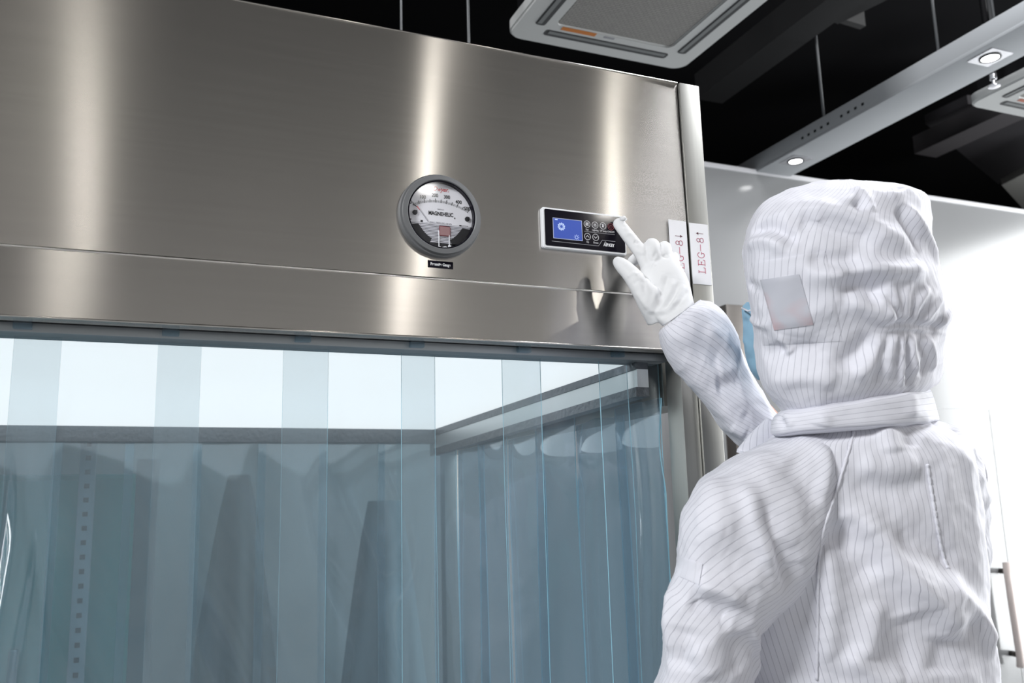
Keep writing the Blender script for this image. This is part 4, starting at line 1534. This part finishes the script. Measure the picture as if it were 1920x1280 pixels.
# the figure itself, under the clothes: one continuous surface grown on a skeleton
fw = Vector((-0.42, 0.90, 0)).normalized()
sd = Vector((0.90, 0.42, 0)).normalized()
base = Vector((HIPC[0], HIPC[1], 0))
neck = Vector(tuple(torso.P[0].mean(0)))
headc = at_depth(1562, 560, 1.19)
elbow_r = at_depth(1480, 842, 1.288)
wrist_r = at_depth(1262, 590, 1.268)
sh_r = at_depth(1780, 880, 1.20)
sh_l = at_depth(1440, 900, 1.10)
elbow_l = at_depth(1320, 1290, 1.05)
wrist_l = at_depth(1305, 1600, 1.09)
joints = {'pelvis': (base + Vector((0, 0, 0.93)), 0.085), 'waist': (base.lerp(neck, 0.3) + Vector((0, 0, 0)), 0.08), 'chest': (Vector(tuple(torso.P[90].mean(0))), 0.085),
          'neck': (neck + Vector((0, 0, 0.0)), 0.045), 'skull': (headc + Vector((0, 0, -0.02)), 0.075), 'crown': (headc + Vector((0, 0, 0.055)), 0.072),
          'sr': (sh_r, 0.045), 'ur': (at_depth(1610, 895, 1.268), 0.038), 'er': (elbow_r, 0.034), 'wr': (wrist_r, 0.024), 'sl': (sh_l, 0.045), 'el': (elbow_l, 0.036), 'wl': (wrist_l, 0.024),
          'hr': (base + sd * 0.09 + Vector((0, 0, 0.86)), 0.075), 'kr': (base + sd * 0.10 + fw * 0.02 + Vector((0, 0, 0.48)), 0.052), 'ar': (base + sd * 0.10 + Vector((0, 0, 0.09)), 0.036), 'tr': (base + sd * 0.11 + fw * 0.16 + Vector((0, 0, 0.05)), 0.03),
          'hl': (base - sd * 0.09 + Vector((0, 0, 0.86)), 0.075), 'kl': (base - sd * 0.10 + fw * 0.02 + Vector((0, 0, 0.48)), 0.052), 'al': (base - sd * 0.10 + Vector((0, 0, 0.09)), 0.036), 'tl': (base - sd * 0.11 + fw * 0.16 + Vector((0, 0, 0.05)), 0.03),
          'jaw': (headc + Vector((-0.036, 0.060, -0.065)), 0.036), 'nose': (headc + Vector((-0.055, 0.090, -0.012)), 0.014)}
joints['waist'] = ((joints['pelvis'][0] + joints['chest'][0]) / 2, 0.08)
bones = [('pelvis', 'waist'), ('waist', 'chest'), ('chest', 'neck'), ('neck', 'skull'), ('skull', 'crown'), ('skull', 'jaw'), ('skull', 'nose'), ('chest', 'sr'), ('sr', 'ur'), ('ur', 'er'), ('er', 'wr'), ('chest', 'sl'), ('sl', 'el'), ('el', 'wl'),
         ('pelvis', 'hr'), ('hr', 'kr'), ('kr', 'ar'), ('ar', 'tr'), ('pelvis', 'hl'), ('hl', 'kl'), ('kl', 'al'), ('al', 'tl')]


def skin_mesh(name, J, bones, root, m, parent, levels=2, voxel=None):
    keys = list(J)
    me = bpy.data.meshes.new(name)
    me.from_pydata([J[k][0] for k in keys], [(keys.index(a), keys.index(b)) for a, b in bones], [])
    o = bpy.data.objects.new(name, me)
    COL.objects.link(o)
    md = o.modifiers.new('skin', 'SKIN')
    md.use_smooth_shade = True
    for i, k in enumerate(keys):
        r = J[k][1]
        me.skin_vertices[0].data[i].radius = (r * 0.74, r * 0.74)
        me.skin_vertices[0].data[i].use_root = (k == root)
    if voxel:
        rm = o.modifiers.new('remesh', 'REMESH')
        rm.mode = 'VOXEL'
        rm.voxel_size = voxel
        rm.use_smooth_shade = True
        sm = o.modifiers.new('smooth', 'SMOOTH')
        sm.iterations = 6
        sm.factor = 0.5
    else:
        ss = o.modifiers.new('subsurf', 'SUBSURF')
        ss.levels = levels
        ss.render_levels = levels
    dg = bpy.context.evaluated_depsgraph_get()
    out = bpy.data.meshes.new_from_object(o.evaluated_get(dg))
    bpy.data.objects.remove(o)
    out.name = name
    out.materials.clear()
    out.materials.append(m)
    out.polygons.foreach_set('use_smooth', [True] * len(out.polygons))
    return link(name, out, parent)


if len(joints) and not bpy.data.meshes.get('person_body'):
    for k in joints.values():
        pass
body = skin_mesh('body', joints, bones, 'pelvis', M_SKIN, PER)
# eyes, brows and ear on the face
fdir = Vector((-0.52, 0.85, 0)).normalized()
sdir = Vector((0.85, 0.52, 0)).normalized()
for s in (-1, 1):
    bm = bmesh.new()
    bmesh.ops.create_uvsphere(bm, u_segments=16, v_segments=10, radius=0.012)
    bmesh.ops.translate(bm, vec=headc + fdir * 0.078 + sdir * s * 0.030 + Vector((0, 0, 0.012)), verts=bm.verts[:])
    e = obj('eye', bm, mat('eye_white', (0.75, 0.74, 0.72), 0.2), body, True)
    bm = bmesh.new()
    bmesh.ops.create_uvsphere(bm, u_segments=12, v_segments=8, radius=0.006)
    bmesh.ops.translate(bm, vec=headc + fdir * 0.086 + sdir * s * 0.030 + Vector((0, 0, 0.012)), verts=bm.verts[:])
    obj('iris', bm, M_HAIR, e, True)
    bm = bmesh.new()
    tube(bm, [headc + fdir * 0.080 + sdir * s * t + Vector((0, 0, 0.034 - abs(t - 0.03) * 0.2)) for t in (0.015, 0.03, 0.045)], [0.002, 0.003, 0.0015], 8)
    obj('eyebrow', bm, M_HAIR, body, True)

torso.build('coverall', M_FABRIC, PER, None, (sleeve_l, sleeve_r, upper_r, forearm, leg_a, leg_b))

# stitched seams of the raglan sleeves


def cloth_u(c, idx, p):
    j, i = divmod(idx, c.nu)
    i2 = (i + 1) % c.nu
    ws, us = 0, 0
    for a, b in ((j, i), (j, i2), (j + 1, i2), (j + 1, i)):
        w = 1 / (np.linalg.norm(c.P[a, b] - np.array(p)) + 1e-6) ** 2
        ws += w; us += w * c.U[a, b]
    return us / ws


def pixel_hit(bvhs, x, y):
    r = (WM @ Vector(((x - 960) / FOC, -(y - 640) / FOC, -1))).normalized()
    best = None
    for b in bvhs:
        h = b.ray_cast(CAM, r)
        if h[0] is not None and (best is None or h[3] < best[3]):
            best = h
    return best


BV = [c.bvh() for c in (torso, sleeve_l, sleeve_r, forearm)]


def seam(pts, w, name='seam'):
    q = []
    dense = catmull([[x, y, 0] for x, y in pts], 60)
    for x, y, _ in dense:
        h = pixel_hit(BV, x, y)
        if h:
            q.append(h[0] + (CAM - h[0]).normalized() * 0.0008)
    q2 = [sum((q[max(0, min(len(q) - 1, i + k))] for k in (-2, -1, 0, 1, 2)), Vector((0, 0, 0))) / 5 for i in range(len(q))]
    bm = bmesh.new()
    tube(bm, q2, [w * (0.8 + 0.35 * math.sin(i * 2.1) * math.sin(i * 0.7)) for i in range(len(q2))], 8)
    return obj(name, bm, M_PLAIN, PER, True)


seam([(1603, 802), (1590, 850), (1573, 905), (1563, 935), (1552, 968), (1540, 1010), (1534, 1080), (1533, 1180), (1531, 1279)], 0.0022, 'back_seam')
seam([(1738, 868), (1748, 930), (1757, 985), (1768, 1040), (1778, 1066)], 0.0022, 'back_seam')

# hood
hood = Cloth([
    RV((1572, 331.5), (1602, 331.5), 1.150, 0.012),
    RV((1545, 333.5), (1640, 334), 1.150, 0.040),
    RV((1520, 338), (1676, 339), 1.150, 0.062),
    RV((1494, 345), (1712, 347), 1.150, 0.078),
    RV((1466, 356), (1736, 358), 1.150, 0.090),
    RV((1437, 370), (1746, 374), 1.150, 0.100),
    RV((1413, 393), (1748, 396), 1.150, 0.107),
    RV((1400, 420), (1749, 424), 1.150, 0.112),
    RV((1394, 448), (1752, 452), 1.150, 0.115),
    RV((1391.5, 475), (1759, 478), 1.150, 0.118),
    RV((1391.5, 506), (1769, 506), 1.150, 0.120),
    RV((1394, 536), (1783, 536), 1.150, 0.120),
    RV((1399, 568), (1790, 568), 1.150, 0.118),
    RV((1404, 596), (1788, 596), 1.150, 0.114),
    RV((1408, 622), (1777, 620), 1.150, 0.108),
    RV((1409.5, 648), (1773, 646), 1.150, 0.104),
    RV((1413, 674), (1774, 674), 1.150, 0.102),
    RV((1419, 704), (1770, 700), 1.150, 0.100),
    RV((1427, 728), (1762, 722), 1.150, 0.097),
    RV((1441, 750), (1742, 738), 1.150, 0.092),
    RV((1458, 772), (1722, 756), 1.155, 0.086),
    RV((1475, 800), (1700, 790), 1.160, 0.080)], 240, 230, 2.25, (1.0, -0.16))
HOODC = [
    # crown: folded corner and the ridges running back from it
    ([(1578, 388), (1606, 362), (1612, 352)], 0.006, 0.005), ([(1612, 356), (1628, 378), (1634, 400)], 0.006, 0.005), ([(1602, 378), (1622, 395)], 0.008, -0.005),
    ([(1668, 358), (1690, 352)], 0.005, -0.004), ([(1660, 366), (1684, 362), (1706, 352)], 0.007, 0.004),
    ([(1695, 380), (1718, 410), (1745, 460), (1760, 500)], 0.008, 0.006), ([(1680, 385), (1705, 425), (1730, 475)], 0.010, -0.005),
    ([(1480, 385), (1540, 392), (1600, 410), (1660, 440), (1720, 470)], 0.015, 0.006),
    ([(1470, 415), (1540, 415), (1610, 435), (1650, 460)], 0.020, -0.008),
    ([(1405, 440), (1440, 425), (1475, 440), (1500, 458)], 0.010, -0.006), ([(1400, 460), (1440, 450), (1480, 470)], 0.009, 0.005),
    ([(1500, 505), (1560, 515), (1640, 505), (1700, 508), (1740, 500)], 0.012, 0.008),
    ([(1510, 480), (1560, 490), (1620, 480)], 0.012, -0.005),
    ([(1570, 530), (1620, 535), (1660, 560)], 0.016, -0.009), ([(1580, 560), (1630, 575), (1680, 600)], 0.012, 0.005),
    # gathered elastic at the nape with folds fanning up and down
    ([(1655, 617), (1690, 612), (1730, 618), (1770, 622)], 0.008, -0.006), ([(1650, 619), (1690, 614), (1730, 619), (1772, 624)], 0.003, 0.004),
    ([(1680, 610), (1664, 575), (1640, 545)], 0.005, 0.0035), ([(1690, 608), (1682, 570), (1672, 535)], 0.004, 0.003), ([(1700, 606), (1700, 560), (1706, 525)], 0.005, 0.0035), ([(1686, 606), (1672, 572)], 0.003, -0.003),
    ([(1710, 606), (1722, 570), (1742, 535)], 0.005, 0.0035), ([(1704, 606), (1710, 574)], 0.003, -0.003), ([(1728, 610), (1750, 580), (1768, 552)], 0.005, 0.004), ([(1718, 608), (1734, 580)], 0.004, -0.0035),
    ([(1762, 618), (1774, 596), (1784, 575)], 0.005, 0.004), ([(1750, 616), (1766, 592)], 0.004, -0.003),
    ([(1684, 622), (1670, 660), (1664, 715)], 0.005, 0.004), ([(1697, 622), (1692, 665), (1690, 728)], 0.004, 0.005), ([(1690, 626), (1680, 690)], 0.004, -0.004), ([(1703, 625), (1700, 690), (1703, 728)], 0.004, -0.005),
    ([(1712, 624), (1712, 660), (1722, 705)], 0.005, 0.004), ([(1722, 626), (1734, 665), (1726, 712)], 0.007, -0.004), ([(1735, 628), (1750, 662), (1748, 700)], 0.006, 0.004),
    ([(1655, 625), (1634, 670), (1600, 715)], 0.010, 0.005), ([(1640, 625), (1610, 660), (1570, 690)], 0.012, -0.005), ([(1668, 624), (1650, 670), (1640, 720)], 0.005, -0.003),
    # cheek folds below the window
    ([(1455, 630), (1475, 655), (1485, 665)], 0.006, 0.005), ([(1450, 640), (1470, 665)], 0.006, -0.004),
    ([(1425, 660), (1480, 655), (1560, 645)], 0.014, -0.005), ([(1440, 715), (1500, 708), (1580, 710)], 0.012, 0.005),
    ([(1410, 595), (1430, 608), (1445, 618)], 0.006, 0.005), ([(1402, 530), (1425, 545)], 0.006, -0.004), ([(1404, 600), (1426, 615)], 0.006, -0.004)]
hood.rumple(0.0022, 26, 9); hood.rumple(0.0008, 62, 37); hood.creases([(p, w, h * (1.5 if w > 0.0085 else 1.1)) for p, w, h in HOODC])
hc = np.array(headc)
opn = np.array(Vector((-0.52, 0.85, -0.05)).normalized())


def face_opening(p):
    v = p - hc
    v[2] *= 0.75
    n = np.linalg.norm(v)
    return n > 0 and (v @ opn) / n > 0.80 and p[2] > hc[2] - 0.075


hood_o = hood.build('hood', M_FABRIC, PER, face_opening)
HB = [hood.bvh()]


def patch(name, quad, m, bvhs, off, parent, nx=18, ny=18, th=0.0008, cloth=None):
    """sheet laid on the cloth over a quad given in photo coordinates"""
    A, B, Cc, D = [Vector((x, y)) for x, y in quad]
    bm = bmesh.new()
    uv = bm.loops.layers.uv.verify()
    top, bot, us = [], [], {}
    for j in range(ny + 1):
        t, r2, b2 = j / ny, [], []
        for i in range(nx + 1):
            s = i / nx
            q = A.lerp(B, s).lerp(D.lerp(Cc, s), t)
            h = pixel_hit(bvhs, q.x, q.y)
            mid = (A + B + Cc + D) / 4
            while h is None:
                q = q.lerp(mid, 0.1)
                h = pixel_hit(bvhs, q.x, q.y)
            n = (CAM - h[0]).normalized()
            r2.append(bm.verts.new(h[0] + n * (off + th)))
            if cloth is not None:
                us[(j, i)] = cloth_u(cloth, h[2], h[0])
            b2.append(bm.verts.new(h[0] + n * (off - 0.003)))
        top.append(r2); bot.append(b2)
    for j in range(ny):
        for i in range(nx):
            bm.faces.new((top[j][i], top[j + 1][i], top[j + 1][i + 1], top[j][i + 1]))
            bm.faces.new((bot[j][i], bot[j][i + 1], bot[j + 1][i + 1], bot[j + 1][i]))
    for i in range(nx):
        bm.faces.new((top[0][i], top[0][i + 1], bot[0][i + 1], bot[0][i]))
        bm.faces.new((top[ny][i], bot[ny][i], bot[ny][i + 1], top[ny][i + 1]))
    for j in range(ny):
        bm.faces.new((top[j][0], bot[j][0], bot[j + 1][0], top[j + 1][0]))
        bm.faces.new((top[j][nx], top[j + 1][nx], bot[j + 1][nx], bot[j][nx]))
    bmesh.ops.recalc_face_normals(bm, faces=bm.faces[:])
    bmesh.ops.smooth_vert(bm, verts=bm.verts[:], factor=0.5, use_axis_x=True, use_axis_y=True, use_axis_z=True)
    bm.verts.index_update()
    vu = {top[j][i].index: us[(j, i)] for (j, i) in us}
    o = obj(name, bm, m, parent, True, 0.9)
    if vu:
        uvl = o.data.uv_layers[0]
        for lp in o.data.loops:
            if lp.vertex_index in vu:
                uvl.data[lp.index].uv = (vu[lp.vertex_index], 0)
    return o


rein = patch('window_facing', ((1408, 492), (1548, 470), (1580, 640), (1430, 648)), M_FABRIC, HB, 0.0002, hood_o, 40, 40, 0.0008, hood)
win = patch('ear_window', ((1424, 524), (1499, 513), (1526, 609), (1451, 620)), M_WINDOW, HB, 0.0016, hood_o)
win['label'] = 'grey frosted ear window'
pk = patch('sleeve_patch', ((1272, 1041), (1318, 1056), (1311, 1097), (1264, 1077)), M_PLAIN, BV, 0.0010, PER, 10, 10)

# collar band
collar = Cloth([
    RV((1474, 762), (1736, 728), 1.165, 0.096),
    RV((1452, 778), (1744, 732), 1.165, 0.110),
    RV((1444, 796), (1752, 756), 1.165, 0.114),
    RV((1446, 815), (1761, 786), 1.165, 0.114),
    RV((1470, 822), (1748, 796), 1.165, 0.098)], 200, 60, 2.3, (0.0, 1.15))
collar.rumple(0.0016, 26, 12)
collar.creases([([(1530, 750), (1545, 775), (1540, 800)], 0.010, 0.005), ([(1500, 757), (1515, 785)], 0.008, -0.004), ([(1700, 735), (1712, 760), (1715, 785)], 0.012, 0.004), ([(1460, 780), (1475, 800)], 0.006, -0.005), ([(1470, 775), (1490, 800)], 0.006, 0.004), ([(1600, 745), (1610, 790)], 0.012, -0.003)])
collar.build('collar', M_FABRIC, PER)
# front placket flap beside the collar
flap = Cloth([
    RV((1436, 782), (1470, 800), 1.215, 0.016),
    RV((1412, 806), (1462, 836), 1.190, 0.018),
    RV((1383, 836), (1446, 856), 1.165, 0.016),
    RV((1378, 846), (1430, 866), 1.160, 0.010)], 60, 50, 2.2, (0.9, 0.4))
flap.rumple(0.001, 40, 15)
flap.build('front_flap', M_FABRIC, PER)

# face mask
maskc = Cloth([
    RV((1400, 566), (1520, 566), 1.215, 0.030),
    RV((1391, 578), (1540, 578), 1.215, 0.045),
    RV((1393, 606), (1550, 606), 1.215, 0.055),
    RV((1394, 634), (1555, 634), 1.215, 0.060),
    RV((1398, 668), (1555, 668), 1.215, 0.056),
    RV((1407, 694), (1545, 694), 1.210, 0.050),
    RV((1420, 712), (1540, 712), 1.210, 0.040)], 60, 60, 2.2)
maskc.creases([([(1394, 630), (1404, 650), (1402, 668)], 0.006, 0.003), ([(1394, 600), (1402, 605)], 0.005, -0.003)])
maskc.build('face_mask', M_MASK, PER)
bm = bmesh.new()
tube(bm, [at_depth(1391, 577, 1.19), at_depth(1403, 583, 1.165), at_depth(1425, 575, 1.14)], 0.0012, 8)
obj('mask_loop', bm, M_PLAIN, PER, True)

# ------------------------------------------------------------------ gloves


def join_remesh(name, parts, m, parent, voxel=0.0016, smooth=8, creases=None, u=None):
    bm = bmesh.new()
    for c in parts:
        o = [bm.verts.new(p) for p in c.P.reshape(-1, 3).tolist()]
        nu, nv = c.nu, c.nv
        for j in range(nv - 1):
            for i in range(nu):
                bm.faces.new((o[j * nu + i], o[j * nu + (i + 1) % nu], o[(j + 1) * nu + (i + 1) % nu], o[(j + 1) * nu + i]))
        bm.faces.new([o[i] for i in range(nu)])
        bm.faces.new([o[(nv - 1) * nu + i] for i in range(nu)][::-1])
    bmesh.ops.recalc_face_normals(bm, faces=bm.faces[:])
    me = bpy.data.meshes.new(name)
    bm.to_mesh(me)
    bm.free()
    o = bpy.data.objects.new(name, me)
    COL.objects.link(o)
    rm = o.modifiers.new('remesh', 'REMESH')
    rm.mode = 'VOXEL'
    rm.voxel_size = voxel
    sm = o.modifiers.new('smooth', 'SMOOTH')
    sm.iterations = smooth
    sm.factor = 0.5
    dg = bpy.context.evaluated_depsgraph_get()
    out = bpy.data.meshes.new_from_object(o.evaluated_get(dg))
    bpy.data.objects.remove(o)
    out.name = name
    n = len(out.vertices)
    P = np.zeros(n * 3); out.vertices.foreach_get('co', P); P = P.reshape(-1, 3)
    Nn = np.zeros(n * 3); out.vertices.foreach_get('normal', Nn); Nn = Nn.reshape(-1, 3)
    if creases:
        bv = BVHTree.FromPolygons(P.tolist(), [tuple(f.vertices) for f in out.polygons])
        D = np.zeros(n)
        for pts, w, h in creases:
            q = []
            for x, y in pts:
                r = (WM @ Vector(((x - 960) / FOC, -(y - 640) / FOC, -1))).normalized()
                hit = bv.ray_cast(CAM, r)
                if hit[0] is not None:
                    q.append(np.array(hit[0]))
            if len(q) < 2:
                continue
            q = catmull(q, 12) if len(q) > 2 else np.linspace(q[0], q[1], 8)
            best = np.full(n, 1e9); tt = np.zeros(n)
            for k in range(len(q) - 1):
                a, ab = q[k], q[k + 1] - q[k]
                t = np.clip(((P - a) @ ab) / (ab @ ab + 1e-12), 0, 1)
                d = np.linalg.norm(P - (a + t[:, None] * ab), axis=1)
                mm = d < best
                best = np.where(mm, d, best); tt = np.where(mm, (k + t) / (len(q) - 1), tt)
            D += h * np.clip(np.minimum(tt, 1 - tt) * 5, 0.15, 1) * np.exp(-(best / w) ** 2)
        out.vertices.foreach_set('co', (P + Nn * D[:, None]).reshape(-1))
    out.materials.clear()
    out.materials.append(m)
    out.polygons.foreach_set('use_smooth', [True] * len(out.polygons))
    return link(name, out, parent)


def finger(pts, rad, tipround=True):
    """pts: (px, py, depth) along the finger; rad in m"""
    w = [at_depth(*p) for p in pts]
    rings = []
    d = [(w[min(i + 1, len(w) - 1)] - w[max(i - 1, 0)]).normalized() for i in range(len(w))]
    side = None
    for i in range(len(w)):
        v = WM @ Vector((0, 0, 1))
        s = d[i].cross(v)
        s = s.normalized() if s.length > 0.1 else side
        if side is not None and s.dot(side) < 0:
            s = -s
        side = s
        rings.append(list(w[i]) + list(s * rad[i]) + [rad[i] * 0.95])
    last = w[-1] + d[-1] * rad[-1] * 0.65
    rings.append(list(last) + list(side * rad[-1] * 0.70) + [rad[-1] * 0.68])
    last = w[-1] + d[-1] * rad[-1] * 0.95
    rings.append(list(last) + list(side * rad[-1] * 0.25) + [rad[-1] * 0.25])
    return Cloth(rings, 28, 50, 2.0, tan=True)


palm = Cloth([
    RV((1243, 612), (1302, 570), 1.262, 0.030),
    RV((1228, 598), (1298, 553), 1.268, 0.027),
    RV((1208, 580), (1294, 535), 1.280, 0.024),
    RV((1200, 556), (1287, 516), 1.292, 0.023),
    RV((1199, 532), (1277, 498), 1.302, 0.022),
    RV((1200, 510), (1266, 482), 1.312, 0.019),
    RV((1206, 492), (1258, 470), 1.320, 0.014)], 48, 60, 2.4)
YT = -0.0075


def depth_on(px, py, y):
    p = on_axis(px, py, 1, y)
    return (p - CAM).dot(WM @ Vector((0, 0, -1)))


dt = depth_on(1158, 420, -0.0150)
index = finger([(1220, 508, 1.312), (1205, 478, 1.318), (1190, 458, 1.328), (1173, 436, 1.338), (1160, 419, dt)], [0.0125, 0.0112, 0.0102, 0.0096, 0.0088])
thumb = finger([(1240, 592, 1.276), (1222, 566, 1.272), (1203, 540, 1.274), (1184, 515, 1.282), (1168, 499, 1.292), (1159, 491, 1.300)], [0.0235, 0.0205, 0.0160, 0.0128, 0.0110, 0.0085])
middle = finger([(1235, 505, 1.312), (1226, 478, 1.310), (1223, 459, 1.322), (1214, 466, 1.350), (1200, 480, 1.358), (1186, 490, 1.352)], [0.0115, 0.0112, 0.0105, 0.0100, 0.0095, 0.0085])
ringf = finger([(1250, 505, 1.314), (1246, 482, 1.314), (1246, 464, 1.328), (1240, 472, 1.354), (1226, 488, 1.358)], [0.0110, 0.0108, 0.0100, 0.0095, 0.0085])
pinky = finger([(1266, 515, 1.312), (1262, 493, 1.316), (1261, 482, 1.332), (1254, 492, 1.350), (1244, 506, 1.350)], [0.0105, 0.0098, 0.0090, 0.0086, 0.0080])
GC = [([(1214, 505), (1208, 530), (1209, 552)], 0.003, -0.0018), ([(1214, 592), (1230, 548), (1242, 508)], 0.0035, 0.0022), ([(1224, 592), (1240, 552), (1252, 515)], 0.003, -0.0022),
      ([(1236, 590), (1254, 552), (1264, 520)], 0.0035, 0.0024), ([(1246, 586), (1264, 554), (1274, 526)], 0.003, -0.0022), ([(1254, 582), (1274, 552), (1284, 532)], 0.0035, 0.0024), ([(1264, 578), (1282, 556), (1290, 542)], 0.003, -0.002),
      ([(1222, 590), (1250, 590), (1288, 565)], 0.004, -0.0020), ([(1216, 583), (1250, 580), (1284, 556)], 0.003, 0.0014), ([(1228, 480), (1226, 500)], 0.003, 0.0015), ([(1214, 505), (1228, 478), (1238, 455)], 0.003, -0.0016),
      ([(1194, 470), (1204, 474), (1213, 470)], 0.003, 0.0018), ([(1188, 452), (1198, 456)], 0.003, -0.0018), ([(1172, 440), (1184, 438)], 0.003, 0.0014), ([(1160, 424), (1174, 425)], 0.003, -0.0014),
      ([(1176, 520), (1188, 512), (1196, 516)], 0.003, 0.0014), ([(1186, 535), (1198, 526), (1206, 532)], 0.003, -0.0012), ([(1192, 545), (1205, 565), (1216, 582)], 0.004, 0.0012), ([(1244, 476), (1252, 484)], 0.003, -0.0022), ([(1204, 556), (1222, 580), (1240, 596)], 0.005, 0.0015)]
glove = join_remesh('glove', [palm, index, thumb, middle, ringf, pinky], M_GLOVE, PER, 0.0014, 9, GC)
glove['label'] = 'right glove with index finger pointing'
# fabric nub on the glove's fingertip seam
bm = bmesh.new()
tube(bm, [at_depth(1164, 411, dt - 0.006), at_depth(1170, 409, dt - 0.010), at_depth(1173, 412, dt - 0.012)], [0.0035, 0.004, 0.0028], 10)
obj('seam_tip', bm, M_GLOVE, glove, True)
# relaxed left glove below the frame
wl = at_depth(1308, 1650, 1.10)


def lower_glove():
    parts = []
    P = lambda a, b, c: list(wl + sd * a + fw * b + Vector((0, 0, c)))
    s = sd
    parts.append(Cloth([P(0, 0, 0.03) + list(fw * 0.030) + [0.022], P(0, 0.005, -0.02) + list(fw * 0.036) + [0.018], P(0, 0.01, -0.07) + list(fw * 0.042) + [0.016], P(0.004, 0.012, -0.095) + list(fw * 0.038) + [0.012]], 32, 30, 2.2, (1, 0), tuple(sd)))
    for k, (o, l) in enumerate(((0.032, 0.070), (0.011, 0.078), (-0.010, 0.072), (-0.030, 0.056))):
        a = Vector(P(0.0, 0.012 + o, -0.085))
        rr = []
        for t, r in ((0, 0.0105), (0.4, 0.0098), (0.75, 0.0088), (0.95, 0.007), (1.0, 0.002)):
            c = a + Vector((0, 0, -l * t)) + sd * 0.025 * t * t
            rr.append(list(c) + list(fw * r) + [r])
        parts.append(Cloth(rr, 20, 24, 2.0, (1, 0), tuple(sd)))
    rr = []
    for t, r in ((0, 0.014), (0.4, 0.012), (0.8, 0.0105), (0.96, 0.007), (1.0, 0.002)):
        c = Vector(P(0.004, 0.030, -0.02)) + (fw * 0.6 + Vector((0, 0, -1))).normalized() * 0.065 * t + sd * 0.012 * t
        rr.append(list(c) + list((fw + Vector((0, 0, 0.6))).normalized() * r) + [r])
    parts.append(Cloth(rr, 20, 24, 2.0, (1, 0), tuple(sd)))
    return parts


join_remesh('glove', lower_glove(), M_GLOVE, PER, 0.002, 5)
for s in (-1, 1):
    c = base + sd * 0.10 * s
    bt = []
    for t, z, w, th in ((-0.085, 0.05, 0.02, 0.03), (-0.075, 0.06, 0.036, 0.055), (-0.02, 0.07, 0.042, 0.068), (0.06, 0.05, 0.046, 0.048), (0.13, 0.035, 0.046, 0.034), (0.165, 0.028, 0.034, 0.027), (0.178, 0.024, 0.012, 0.014)):
        p = c + fw * t + Vector((0, 0, z))
        bt.append(list(p) + list(sd * w) + [th])
    foot = Cloth(bt, 32, 40, 2.3, (1, 0), (0, 0, 1))
    foot.P[:, :, 2] = np.maximum(foot.P[:, :, 2], 0.001)
    shaft = Cloth([list(c + Vector((0, 0, z))) + list(sd * w) + [th] for z, w, th in ((0.03, 0.045, 0.06), (0.12, 0.055, 0.06), (0.26, 0.075, 0.08), (0.30, 0.077, 0.082))], 32, 24, 2.1, (1, 0), tuple(fw))
    join_remesh('boot', [foot, shaft], M_GLOVE, PER, 0.006, 5)
